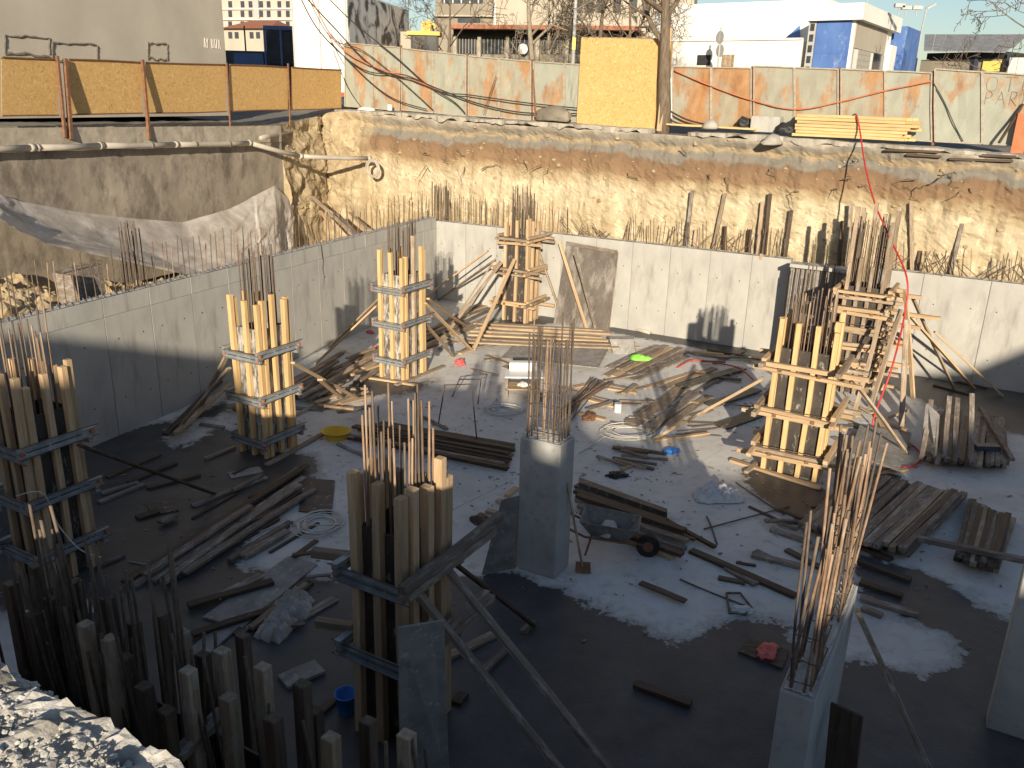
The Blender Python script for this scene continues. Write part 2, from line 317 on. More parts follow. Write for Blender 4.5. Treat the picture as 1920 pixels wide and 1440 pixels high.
def cbox_mesh(L, w_, h, c=.006, bend=0.0):
    """chamfered box along +X from 0 to L, centred in Y and Z"""
    vs, fs = [], []
    def ring(x, w2, h2, cc, dy=0, dz=0):
        return [(x, y+dy, z+dz) for y, z in ((-w2+cc, -h2), (w2-cc, -h2), (w2, -h2+cc), (w2, h2-cc), (w2-cc, h2), (-w2+cc, h2), (-w2, h2-cc), (-w2, -h2+cc))]
    xs = [0, c, L*.5, L-c, L]
    for i, x in enumerate(xs):
        k = c if i in (0, 4) else 0; b = bend*math.sin(math.pi*x/L)
        vs += ring(x, w_/2-k, h/2-k, c*.8, b, b*.4)
    for i in range(4):
        for k in range(8): fs.append((i*8+k, i*8+(k+1) % 8, (i+1)*8+(k+1) % 8, (i+1)*8+k))
    fs += [tuple(range(8))[::-1], tuple(32+k for k in range(8))]
    me = bpy.data.meshes.new('timber'); me.from_pydata(vs, [], [tuple(reversed(f)) for f in fs]); me.update(); return me
def frame(p0, p1, up=UP, roll=0):
    x = (p1-p0).normalized(); y = up.cross(x)
    if y.length < 1e-3: y = Vector((0, 1, 0)).cross(x)
    y.normalize(); z = x.cross(y)
    if roll: y, z = y*math.cos(roll)+z*math.sin(roll), z*math.cos(roll)-y*math.sin(roll)
    W = Matrix((x, y, z)).transposed().to_4x4(); W.translation = p0; return W
def timber(name, p0, p1, w_, h, mat, parent=None, up=UP, roll=0, bend=None):
    p0, p1 = Vector(p0), Vector(p1)
    b = random.gauss(0, .007)*max(.5, min(2.5, (p1-p0).length/1.6)) if bend is None else bend
    return obj(name, cbox_mesh((p1-p0).length, w_, h, min(.006, h*.2), b), mat, parent, frame(p0, p1, up, roll))
_bars = {}
def bar_mesh(mat, r):
    k = (mat, round(r, 4))
    if k not in _bars:
        L = []
        for i in range(5):
            a, b2 = random.uniform(-.012, .012), random.uniform(-.012, .012)
            mb = MB(); mb.tube([(a*math.sin(math.pi*q/5*1.3), b2*math.sin(math.pi*q/5), q/5) for q in range(6)], r, 6)
            me = mb.mesh('rebar', True); me.materials.append(M[mat]); L.append(me)
        _bars[k] = L
    return random.choice(_bars[k])
def bar(p0, p1, parent, r=.012, mat='rebar_dark', name='rebar'):
    p0, p1 = Vector(p0), Vector(p1); z = (p1-p0); L = z.length; z.normalize()
    x = Vector((1, 0, 0)); x = (x-z*x.dot(z)).normalized(); y = z.cross(x)
    a = random.random()*6.28; x, y = x*math.cos(a)+y*math.sin(a), y*math.cos(a)-x*math.sin(a)
    W = Matrix((x, y, z*L)).transposed().to_4x4(); W.translation = p0
    return put(bpy.data.objects.new(name, bar_mesh(mat, r)), W, parent)
def fbm(p, o=5, s=1.0): return noise.fractal(Vector(p)*s, 1.0, 2.0, o)
# ================================================================== THE SETTING
dL = Vector((.372, .928, 0)).normalized(); dB = Vector((.8691, -.4946, 0)).normalized()
nB = Vector((.4946, .8691, 0)).normalized(); nL = Vector((-.928, .372, 0)).normalized()   # both point away from the pit
CORN = Vector((-2.834, 30.495, 0))
RP = plane(atY(0, 240, 20.8), atY(643, 215, 34.9))       # face of the old retaining wall / OSB fence
FC = atY(645, 200, 34.9); FC.z = 0
FP = plane(FC, FC+E1)                                     # line of the sheet metal fence
rdir = Vector((RP[1].y, -RP[1].x, 0)); rdir = rdir if rdir.y > 0 else -rdir
RW0 = onpl(0, 240, RP); RW1 = onpl(512, 236, RP)
# ---- pit outline (top edge), clockwise from the near left
def fpt(x, y, off): p = onpl(x, y, FP, off); return p
LZ = 4.7
LED = Vector((-1.65, 2.82, 0))-E2*.17
def ledz(t): 
    if t > 0: return LZ-.5*min(1, t/6)
    return LZ-.8*max(0, min(1, (-t-1.3)/1.5))
outline = [Vector((-16.5, 11.5, 5.3)), RW0-rdir*6+UP*-.2, RW0.copy(), RW1.copy(), fpt(600, 214, -.9), fpt(645, 208, -.85), fpt(760, 219, -.85), fpt(900, 231, -.85),
           fpt(1080, 241, -.85), fpt(1240, 252, -.9), fpt(1420, 262, -.9), fpt(1600, 275, -.95), fpt(1780, 288, -1.0), fpt(1920, 299, -1.0)]
outline.append(outline[-1]+E1*8+UP*-.2)
outline += [Vector((25, 10, 5.2)), Vector((25, 0, 4.5)), Vector((14.5, -6.6, 4.1))]
outline += [LED+E1*t+UP*(ledz(t)-.12) for t in (6, 1, -1, -3, -6)]+[LED-E1*11+UP*4.6]
def densify(P, step=.10):
    out = []
    for i in range(len(P)):
        a, b = P[i], P[(i+1) % len(P)]; n = max(1, int((b-a).length/step))
        far = 1 if (a.y+b.y)/2 > 19 or (a-CAM).length < 16 else 4
        n = max(1, n//far)
        out += [a.lerp(b, k/n) for k in range(n)]
    return out
top = densify(outline)
nT = len(top)
inw = []
for i in range(nT):
    d = top[(i+5) % nT]-top[i-5]; d.z = 0; d.normalize(); inw.append(Vector((d.y, -d.x, 0)))   # clockwise loop: right hand side is inside
rows = [0, .02]+[.06+.075*q for q in range(46)]+[3.7, 4.1, 4.6, 5.2, 6.6]
vs, dep, dirt = [], [], []
xE = fpt(690, 210, -.9).x
for i, p in enumerate(top):
    near = (p-CAM).length < 16 and p.y < 12
    sidef = p.y > 26 and p.x < xE
    for j, d in enumerate(rows):
        q = p+inw[i]*(.02+.075*d*(1 if not sidef else 1.6))-UP*d
        u = Vector((p.x, p.y, q.z))
        a = .0 if j == 0 else min(1, d/.25)
        disp = (.14*fbm(u*.45, 3)+.05*fbm(Vector((u.x*2.4, u.y*2.4, u.z*3.6))+Vector((9, 2, 1)), 6)+.05*abs(fbm(u*5, 5)))*a
        # the softer brown band sits back, the crust hangs over
        disp -= .13*math.exp(-((d-.42)/.2)**2)-.05*math.exp(-((d-1.1)/.3)**2)
        rel = p-RW0; onw = abs(rel.dot(RP[1])) < .35 and rel.dot(rdir) < (RW1-RW0).length-.05
        if onw: disp = -.75; jag0 = 0
        elif sidef: disp += .25*fbm(u*.9+Vector((3, 3, 3)), 4)*a+.12
        jag = .10*fbm(Vector((p.x*1.3, p.y*1.3, 4)), 4)
        if onw: jag = 0
        q += inw[i]*(disp+jag)+UP*(.03*fbm(u*2.2, 3) if j else .02*fbm(u*3, 3))
        vs.append(q); dep.append(d); dirt.append(1.0 if sidef else 0.0)
k = len(rows)
# soften the dirt mask along the outline
da = np.array(dirt).reshape(nT, k); ker = np.ones(9)/9
da = np.stack([np.convolve(np.r_[da[-4:, j], da[:, j], da[:4, j]], ker, 'valid') for j in range(k)], 1)
fs = [(i*k+j, i*k+j+1, ((i+1) % nT)*k+j+1, ((i+1) % nT)*k+j) for i in range(nT) for j in range(k-1)]
me = bpy.data.meshes.new('bank'); me.from_pydata([tuple(v) for v in vs], [], fs); me.update()
me.attributes.new('dep', 'FLOAT', 'POINT').data.foreach_set('value', dep)
me.attributes.new('dirt', 'FLOAT', 'POINT').data.foreach_set('value', da.reshape(-1).tolist())
T(obj('excavation_bank', me, 'bank'), kind='structure')
# ---- street level ground, a ring from the pit edge out to the horizon
cen = Vector((3, 12, 0)); vs, fs = [], []
edge = [vs_ for vs_ in [Vector(v) for v in []]]
base = me.vertices
offs = [0, .35, 1.2, 4, 14, 60, 300, 1500]
for i in range(nT):
    p = base[i*k].co.copy(); d = (p-cen); d.z = 0; d.normalize()
    gz = 4.3 if p.y < 8 else 6.25
    for o in offs:
        q = p+d*o; f = min(1, o/14); q.z = p.z*(1-f)+gz*f+(.03*fbm(q*.8, 3) if 0 < o < 10 else 0)
        if o > 14: q.z = gz+(6.0-gz)*min(1, o/300)
        vs.append(q)
n8 = len(offs)
fs = [(i*n8+j, i*n8+j+1, ((i+1) % nT)*n8+j+1, ((i+1) % nT)*n8+j) for i in range(nT) for j in range(n8-1)]
g = MB(); g.v = [tuple(v) for v in vs]; g.f = [tuple(reversed(f)) for f in fs]
T(g.build('street_ground', 'asphalt'), kind='structure')
# ---- pit floor with wet patches (a coarse map of where water lies, edges broken up in the material)
wet_px = [[(150, 842), (260, 800), (330, 790), (430, 745), (455, 850), (560, 850), (590, 868), (520, 882), (440, 925), (420, 960), (330, 1060), (300, 1100), (0, 1150), (0, 900)],
          [(240, 1130), (400, 1000), (440, 940), (520, 880), (600, 870), (560, 940), (450, 1010), (440, 1090), (560, 1075), (640, 1100), (880, 1085), (960, 1070), (1020, 1105), (1095, 1112), (1090, 1145), (1200, 1172), (1290, 1225), (1320, 1185), (1400, 1165), (1480, 1150), (1500, 1470), (1450, 1600), (0, 1600), (100, 1200)],
          [(1600, 1025), (1660, 1048), (1800, 1105), (1870, 1180), (1850, 1225), (1700, 1175), (1620, 1120)],
          [(1560, 1240), (1640, 1215), (1720, 1280), (1850, 1240), (1920, 1250), (1990, 1600), (1500, 1600)],
          [(1390, 890), (1430, 868), (1560, 908), (1535, 950), (1500, 985), (1430, 930)],
          [(1140, 606), (1450, 654), (1700, 688), (1990, 726), (1990, 830), (1860, 800), (1760, 762), (1660, 722), (1440, 688), (1290, 648), (1140, 620)],
          [(690, 700), (765, 722), (835, 692), (812, 716), (760, 738), (700, 742), (640, 744), (670, 712)],
          [(400, 838), (500, 880), (590, 850), (604, 866), (520, 897), (420, 872)],
          [(1845, 1180), (1990, 1150), (1990, 1300), (1850, 1260)],
          [(930, 598), (1060, 590), (1060, 604), (940, 612)]]
dry_px = [[(285, 826), (350, 796), (425, 768), (428, 792), (340, 852)], [(425, 1055), (470, 1010), (560, 930), (640, 905), (640, 990), (560, 1010), (470, 1080)],
          [(1210, 1215), (1245, 1240), (1235, 1250), (1205, 1225)], [(1635, 1340), (1665, 1310), (1705, 1370), (1660, 1382)], [(1600, 1180), (1720, 1250), (1700, 1275), (1600, 1230)],
          [(1530, 915), (1450, 885), (1470, 882), (1560, 920)], [(1414, 1390), (1436, 1388), (1430, 1440), (1412, 1440)], [(1100, 1120), (1300, 1190), (1310, 1215), (1200, 1180), (1090, 1140)], [(1600, 1130), (1700, 1160), (1840, 1190), (1870, 1215), (1760, 1190), (1620, 1160)], [(1700, 1060), (1900, 1060), (1900, 1180), (1800, 1110)], [(1330, 1245), (1352, 1258), (1345, 1265)], [(600, 1060), (640, 1040), (640, 1075)]]
gx = np.arange(-16, 26.01, .13); gy = np.arange(-7, 33, .13)
XX, YY = np.meshgrid(gx, gy)
def inside(poly):
    P = [fl(*p) for p in poly]; ins = np.zeros(XX.shape, bool); n = len(P)
    for i in range(n):
        a, b = P[i], P[(i+1) % n]
        c = ((a.y > YY) != (b.y > YY)) & (XX < (b.x-a.x)*(YY-a.y)/((b.y-a.y) or 1e-9)+a.x); ins ^= c
    return ins
wm = np.zeros(XX.shape)
for p in wet_px: wm[inside(p)] = 1
for p in dry_px: wm[inside(p)] = 0
for _ in range(14):
    wm = (wm+np.roll(wm, 1, 0)+np.roll(wm, -1, 0)+np.roll(wm, 1, 1)+np.roll(wm, -1, 1))/5
nx, ny = len(gx), len(gy)
vs = np.stack([XX, YY, np.zeros_like(XX)], -1).reshape(-1, 3)
idx = np.arange(nx*ny).reshape(ny, nx)
fq = np.stack([idx[:-1, :-1], idx[:-1, 1:], idx[1:, 1:], idx[1:, :-1]], -1).reshape(-1, 4)
me = bpy.data.meshes.new('floor'); me.from_pydata(vs.tolist(), [], fq.tolist()); me.update()
me.attributes.new('wet', 'FLOAT', 'POINT').data.foreach_set('value', wm.reshape(-1).tolist())
T(obj('pit_floor', me, 'floor'), kind='structure')
# ---- near ledge the camera stands beside
vs, fs = [], []; nu, nv = 330, 110
for i in range(nu):
    t = -6+i*.03
    for j in range(nv):
        s = -.55+j*.025
        p = LED+E1*t-E2*(s if s > 0 else 0)+UP*(ledz(t)+.0)
        e = .16*fbm(Vector((t*.8, 1.3, 0)), 4)+.06*fbm(Vector((t*4, 2.3, 0)), 4)
        if s < 0: p += E2*(-s*.35)-UP*(-s*1.3)
        p += E2*e*max(0, 1-max(0, s))
        p.z += .05*fbm(p*1.4, 4)+.06*fbm(p*5, 4)+.035*fbm(p*11, 5)+.028*abs(fbm(p*24, 4))
        vs.append(tuple(p))
fs = [(i*nv+j, i*nv+j+1, (i+1)*nv+j+1, (i+1)*nv+j) for i in range(nu-1) for j in range(nv-1)]
g = MB(); g.v, g.f = vs, [tuple(reversed(f)) for f in fs]
T(g.build('near_ledge', 'ledge'), kind='structure')
def rocks(name, pts, mat, label, flat=.7, rough=.45):
    mb = MB(); bm = bmesh.new(); bmesh.ops.create_icosphere(bm, subdivisions=1, radius=1)
    bv = [v.co.copy() for v in bm.verts]; bf = [tuple(v.index for v in f.verts) for f in bm.faces]; bm.free()
    for p, r in pts:
        off = Vector((random.random()*50, random.random()*50, random.random()*50))
        q = Matrix.Rotation(random.random()*6.28, 3, 'Z')
        mb.add([Vector(p)+(q @ Vector((v.x*random.uniform(.8, 1.2), v.y*.85, v.z*flat)))*r*(1+rough*fbm(v*1.3+off, 3)) for v in bv], bf)
    return T(mb.build(name, mat), label, name.split('_')[0] if False else 'rubble', kind='stuff')
pts = []
for _ in range(20000):
    t = random.uniform(-3.6, 2.2); s = random.random()**1.3*1.9-.3
    p = LED+E1*t-E2*s+UP*(ledz(t)+.02-max(0, -s)*1.1)
    pts.append((p, random.choice((.003, .004, .004, .005, .006, .007, .009, .012, .02))*random.uniform(.7, 1.3)))
rocks('loose_rubble', pts, 'pale_rubble', 'pale crumbly rubble spread over the sunlit near edge of the pit', .6, .55)
# ---- spoil heap between retaining wall and basement wall
vs = []; nu, nv = 420, 90
for i in range(nu):
    s = i/(nu-1); a = CORN+dL*(-25+26*s)+nL*.34
    tr = max(.6, ((RW0-a).dot(RP[1])))
    for j in range(nv):
        t = j/(nv-1); p = a+RP[1]*((tr+.4)*t)
        lowf = max(0, min(1, (s-.42)/.2)); z = 2.15-.95*lowf+.6*t*(1-.5*lowf)+.32*fbm(Vector((p.x*.6, p.y*.6, 0)), 4)
        z += .34*abs(fbm(Vector((p.x*1.3, p.y*1.3, 2)), 4))+.13*abs(fbm(Vector((p.x*3, p.y*3, 2)), 4))+.035*fbm(Vector((p.x*8, p.y*8, 2)), 4)
        if t < .08: z = min(z, 2.4)
        vs.append((p.x, p.y, z))
g = MB(); g.v = vs; g.f = [(i*nv+j, i*nv+j+1, (i+1)*nv+j+1, (i+1)*nv+j) for i in range(nu-1) for j in range(nv-1)]
T(g.build('spoil_heap', 'clod'), kind='structure')
pts = []
for _ in range(170):
    s = random.uniform(-24, -14); a = CORN+dL*s+nL*random.uniform(.5, 4.2)
    pts.append((a+UP*(2.35+.3*random.random()), random.choice((.05, .08, .12, .2, .26))))
rocks('earth_clods', pts, 'clod', 'yellow earth clods heaped behind the left basement wall')
# ================================================================== BASEMENT WALLS
def wall_run(name, origin, d, n, L0, L1, h, th, label, widths, strip=0.0, skip=()):
    e = empty(name, origin+d*L0, label, 'wall')
    mb = MB(); ax = (d, n, UP)
    s = L0; i = 0
    obj('core', MB().box(origin+d*((L0+L1)/2)+n*(th/2+.022)+UP*((h-.004)/2), (L1-L0, th, h-.004), ax).mesh(), 'concrete', e)
    while s < L1-.05:
        wd = widths[i % len(widths)]; e1 = min(L1, s+wd); i += 1
        spans = [(0, h)] if not strip else [(0, h-strip-.007), (h-strip, h)]
        for z0, z1 in spans:
            j = random.uniform(0, .008)
            me = cbox_mesh(e1-s-.014, th, z1-z0, .005, 0)
            W = Matrix((d, n, UP)).transposed().to_4x4(); W.translation = origin+d*(s+.004)+n*(th/2-j)+UP*((z0+z1)/2)
            obj('wall_panel', me, 'concrete', e, W)
        for zz in (.75, 2.05):
            for fx in (.22, .78):
                c = origin+d*(s+(e1-s)*fx+random.uniform(-.03, .03))+UP*(zz+random.uniform(-.03, .03))-n*.008
                mbh = MB(); r = .018
                mbh.tube([c, c+n*.02], r, 7); obj('tie_hole', mbh.mesh(), 'dark_gap', e)
        s = e1
    # rough cast top
    mt = MB(); nn = int((L1-L0)/.12); vv = []
    for q in range(nn+1):
        p = origin+d*(L0+(L1-L0)*q/nn)
        for o in (.015, th*.3, th*.6, th-.02): vv.append(p+n*o+UP*(h+.006+.018*random.random()))
    mt.add(vv, [(a*4+b, (a+1)*4+b, (a+1)*4+b+1, a*4+b+1) for a in range(nn) for b in range(3)])
    mt.build('rough_top', 'concrete_top', e)
    return e
wl = wall_run('basement_wall', CORN, dL, nL, -26, 0, 2.95, .28, 'long grey concrete basement wall on the left, half in shade', [1.25, 1.25, 2.5, 1.25], .38)
wb = wall_run('basement_wall', CORN, dB, nB, 0, 12.35, 2.82, .28, 'pale sunlit concrete basement wall along the back', [1.25])
w3 = wall_run('basement_wall', CORN+nB*.04, dB, nB, 14.6, 25, 2.82, .28, 'pale concrete basement wall at the right behind the plank braces', [1.25, 1.6])
# starter bars standing on the walls
def starters(e, origin, d, n, L0, L1, h, step, hh, lean=.05, bent=0, r=.011, mat='rebar_dark'):
    s = L0
    while s < L1:
        for off in (.06, .22):
            q = s+random.uniform(-.05, .05); H = hh*random.uniform(.75, 1.12)
            p = origin+d*q+n*off+UP*(h-.1)
            if bent and random.random() < bent: tip = p+d*random.uniform(-.7, .7)+n*random.uniform(-.1, .3)+UP*H*random.uniform(.45, .9)
            else: tip = p+d*random.uniform(-lean, lean)+n*random.uniform(-lean, lean)+UP*H
            bar(p, tip, e, r, random.choice((mat, mat, 'rebar_rust')))
        s += step
starters(wl, CORN, dL, nL, -22, -.3, 2.95, .34, .98)
starters(wb, CORN, dB, nB, .2, 5.2, 2.82, .22, .95, .03)
starters(wb, CORN, dB, nB, 5.2, 7.2, 2.82, .26, .7, .1, .8)
starters(wb, CORN, dB, nB, 7.3, 12.3, 2.82, .22, .85, .08, .25)
starters(w3, CORN, dB, nB, 14.7, 20, 2.82, .2, .85, .12, .5)
# ties lying across the wall top
mt = MB()
for q in range(150):
    p = CORN+dL*(-.4-q*.155)+UP*2.97; mt.tube([p+nL*.02, p+nL*.27+dL*.16+UP*.02], .009, 4)
T(mt.build('tie_bars', 'galv', wl), kind='stuff')
# ================================================================== RETAINING WALL, PIPES, SHEET
rw = empty('retaining_wall', RW0-rdir*6, 'old stained concrete retaining wall at the left carrying a long white pipe', 'wall')
L = (RW1-RW0).length
def strip_wall(name, s0, s1, z0f, z1f, o0, o1, mat, amp, par):
    nu, nv = int((s1-s0)/.12), 26; vs = []
    for i in range(nu+1):
        s = s0+(s1-s0)*i/nu; p = RW0+rdir*s
        for j in range(nv+1):
            z = z0f(s)+(z1f(s)-z0f(s))*j/nv
            q = Vector((p.x, p.y, z))-RP[1]*(o0+amp*fbm(Vector((s*1.1, z*1.1, 7)), 5)); vs.append(q)
        for z in (z1f(s), z0f(s)): vs.append(Vector((p.x, p.y, z))+RP[1]*o1)
    r = nv+3
    mb = MB(); mb.v = [tuple(v) for v in vs]
    mb.f = [(i*r+j, (i+1)*r+j, (i+1)*r+(j+1) % r, i*r+(j+1) % r) for i in range(nu) for j in range(r)]+[tuple(range(r))[::-1], tuple(nu*r+q for q in range(r))]
    return mb.build(name, mat, par)
ztop = lambda s: RW0.z+(RW1.z-RW0.z)*s/L
strip_wall('wall_body', -8, L, lambda s: 1.8, lambda s: ztop(s)-.52, .30, -.1, 'old_concrete', .022, rw)
strip_wall('coping', -8, L-.02, lambda s: ztop(s)-.517, lambda s: ztop(s)+.015, .33, -.3, 'coping', .03, rw)
def pipe(name, pts, r, mat, label, cat, sleeves=True, group=None):
    e = empty(name, pts[0], label, cat, group)
    for a, b in zip(pts, pts[1:]):
        n = max(2, int((b-a).length/.8))
        MB().tube([a.lerp(b, q/n)+UP*(-.02*math.sin(math.pi*q/n)) for q in range(n+1)], r, 12).build('pipe_length', mat, e, True)
    if sleeves:
        for a, b in zip(pts, pts[1:]):
            n = max(1, int((b-a).length/2.4)); d = (b-a).normalized()
            for q in range(n+1):
                c = a.lerp(b, (q+.0)/n)
                MB().tube([c-d*.07, c+d*.07], r*1.22, 12).build('coupling', mat, e, True)
    return e
ppx = [(-60, 279), (60, 277), (190, 273), (330, 271), (468, 268)]
pp = [onpl(x, y, RP, -.55) for x, y in ppx]; pe = onpl(564, 293, RP, -1.1); pz = onpl(692, 297, FP, -1.7)
pp2 = pp+[pe, pz]
p1 = pipe('drain_pipe', pp2, .075, 'pvc', 'long white plastic drain pipe running along the old retaining wall', 'pipe')
for x, y in ((68, 277), (185, 273), (280, 272), (363, 270), (426, 269)):
    c = onpl(x, y, RP, -.5); MB().tube([c-rdir*.018-RP[1]*.05, c+rdir*.018-RP[1]*.05], .1, 12).build('bracket', 'mortar_dark', p1)
q0 = onpl(489, 259, RP, -.75); q1 = onpl(607, 228, (q0, RP[1]), 2.2)
pipe('drain_pipe', [q0, q1], .075, 'pvc', 'short open white pipe sticking out of the earth above the corner', 'pipe', False)
# hose loop hanging from the pipe end
c = onpl(701, 316, FP, -1.75)
mb = MB(); pts = []
for q in range(150):
    a = q*.26; rr = .27+.035*math.sin(q*.21); pts.append(c+E1*(math.cos(a)*rr)-nB*(.02*math.sin(q*.5)+.0008*q)+UP*(math.sin(a)*rr*1.02))
mb.tube(pts, .022, 6)
T(mb.build('hose_coil', 'pvc', None, True), 'white hose coil hanging at the end of the drain pipe', 'hose')
ca = onpl(600, 226, (q0, RP[1]), 1.5)
pts = [ca+(onpl(x, y, (q0, RP[1]), 1.4)-ca) for x, y in ((600, 226), (612, 238), (626, 246), (640, 249), (652, 240), (660, 228))]
T(MB().tube(pts, .03, 6).build('flex_conduit', 'pvc', None, True), 'grey flexible conduit curling out of the earth near the pipe', 'conduit')
# plastic sheet
tp = [(-80, 350), (0, 364), (41, 378), (148, 398), (240, 409), (344, 417), (430, 391), (480, 366), (515, 348), (540, 372), (552, 388)]
bp = [(-80, 420), (0, 408), (86, 455), (234, 486), (344, 512), (405, 503), (450, 490), (490, 482), (520, 480), (538, 478), (548, 474)]
def lerp_path(P, t):
    n = len(P)-1; f = t*n; i = min(n-1, int(f)); g = f-i; return (P[i][0]*(1-g)+P[i+1][0]*g, P[i][1]*(1-g)+P[i+1][1]*g)
nu, nv = 200, 46; vs = []
for i in range(nu+1):
    t = i/nu; a = lerp_path(tp, t); b = lerp_path(bp, t)
    A = onpl(*a, RP, -.46); B = onpl(*b, RP, -1.9 if t < .85 else -1.5)
    for j in range(nv+1):
        v = j/nv; p = A.lerp(B, v); p.z -= .16*math.sin(math.pi*v)*(1 if t < .7 else .4)
        fold = .05*math.sin(22*t+9*v+4*fbm((t*6, v*2, 0), 3))+.11*fbm((t*9+v*2, v*3, 1), 3)+.022*fbm((t*40, v*7+t*20, 3), 4)-.10*max(0, .25-abs(fbm((t*10+v*2.5, v*1.5, 5), 3)))-.08*max(0, .2-abs(fbm((t*22-v*5, v*2, 8), 3)))
        p -= RP[1]*fold*(.35+.65*v)
        if j == nv: p.z -= .04
        vs.append(tuple(p))
g = MB(); g.v = vs; g.f = [(i*(nv+1)+j, (i+1)*(nv+1)+j, (i+1)*(nv+1)+j+1, i*(nv+1)+j+1) for i in range(nu) for j in range(nv)]
T(g.build('plastic_sheet', 'plastic', None, True), 'large dusty translucent plastic sheet sagging against the retaining wall', 'sheet')
# ================================================================== SHADE CASTERS (houses behind the photographer)
def roofline(name, pts, label, y0=-20, dep=9, mat='cream_wall'):
    e = empty(name, (pts[0][0], y0, 4.2), label, 'building')
    up = Vector((math.cos(SUN_AZ), -math.sin(SUN_AZ), 0)); bk = Vector((-math.sin(SUN_AZ), -math.cos(SUN_AZ), 0))
    o = bk*20
    n = len(pts); A = [o+up*u+UP*h for u, h in pts]
    B = [a+bk*dep for a in A]; lowA = [Vector((a.x, a.y, 4.0)) for a in (A[0], A[-1])]; lowB = [a+bk*dep for a in lowA]
    f = MB(); f.add(A+lowA[::-1], [tuple(range(n+2))]); f.add(B+lowB[::-1], [tuple(range(n+2))[::-1]])
    f.add([lowA[0], A[0], B[0], lowB[0]], [(0, 1, 2, 3)]); f.add([lowA[1], A[-1], B[-1], lowB[1]], [(3, 2, 1, 0)])
    f.build('wall', mat, e)
    g = MB(); g.add(A+B, [(i, i+1, n+i+1, n+i) for i in range(n-1)]); g.build('roof', 'brick_red', e)
roofline('house', [(-34, 12.2), (-9.3, 11.95), (-7.9, 11.5), (-6.05, 11.35)], 'long cream house behind the photographer at the left')
roofline('house', [(-6.03, 11.2), (-5.5, 10.35), (-5.1, 10.0), (-4.4, 10.1), (-3.6, 10.3), (-2, 10.35), (-.56, 10.3), (-.5, 10.9), (0, 10.9), (.02, 10.5), (.3, 10.45), (.32, 10.9), (.98, 10.9), (1.04, 10.1), (2.4, 10.0), (3.2, 9.6), (4.2, 9.5), (7.3, 9.7)], 'low cream house behind the photographer, its roofline shaped for the shade it casts')  # unseen; chimney-like steps added to shade the central column but for one patch
roofline('house', [(7.32, 9.72), (9, 10.7), (10.5, 11.55), (11.6, 11.8), (12.5, 12.4), (16, 14), (20, 14), (34, 11)], 'gabled cream house behind the photographer at the right')
# ================================================================== COLUMNS
AX = (E1, E2, UP)
def V2(x, y): return Vector((x, y, 0))
def cage(f, a, b, z0, z1, n, label, r=.013, mat='rebar_dark', jit=.12, inset=.19, mats=None, splay=.03, group='column rebar cages'):
    """bars round the perimeter of a rectangle whose nearest corner is f"""
    c0 = f-E1*(a/2)+E2*(b/2); e = empty('rebar_cage', c0+UP*z0, label, 'rebar')
    ia, ib = a/2-inset, b/2-inset; per = 2*(2*ia+2*ib); pos = []
    for i in range(n):
        s = (i+.35*random.random())*per/n
        if s < 2*ia: q = (-ia+s, -ib)
        elif s < 2*ia+2*ib: q = (ia, -ib+s-2*ia)
        elif s < 4*ia+2*ib: q = (ia-(s-2*ia-2*ib), ib)
        else: q = (-ia, ib-(s-4*ia-2*ib))
        p = c0+E1*q[0]+E2*q[1]; pos.append(p)
        H = z1*(1-random.random()*jit)
        tip = p+Vector((random.uniform(-splay, splay), random.uniform(-splay, splay), 0))
        p.z = z0; tip.z = H
        bar(p, tip, e, r*random.uniform(.85, 1.1), random.choice(mats or (mat,)))
    zz = z0+.12
    while zz < min(z1-1.0, z0+1.2):
        pts = [c0+E1*(sx*(ia+.015))+E2*(sy*(ib+.015))+UP*(zz+random.uniform(-.02, .02)) for sx, sy in ((-1, -1), (1, -1), (1, 1), (-1, 1), (-1, -1))]
        MB().tube(pts, .007, 5).build('stirrup', 'rebar_dark', e); zz += .22
    return e
def channel(c, d, n, L, par, mat='galv'):
    """double steel waler: two channels with a slot, end plates"""
    mb = MB(); ax = (d, n, UP)
    for dz in (-.034, .034):
        mb.box(c+UP*dz, (L, .055, .045), ax)
        mb.box(c+UP*(dz+.026*(1 if dz > 0 else -1))-n*.012, (L, .085, .008), ax)
    for k in (-.42, -.1, .22, .45): mb.box(c+d*(L*k)-n*.001, (.03, .05, .11), ax)
    o = mb.build('waler', mat, par)
    for s in (-1, 1):
        q = c+d*(s*(L/2-.05))-n*.05
        obj('clamp', MB().box(q, (.05, .03, .05), ax).mesh(), 'orange_rust', o)
    return o
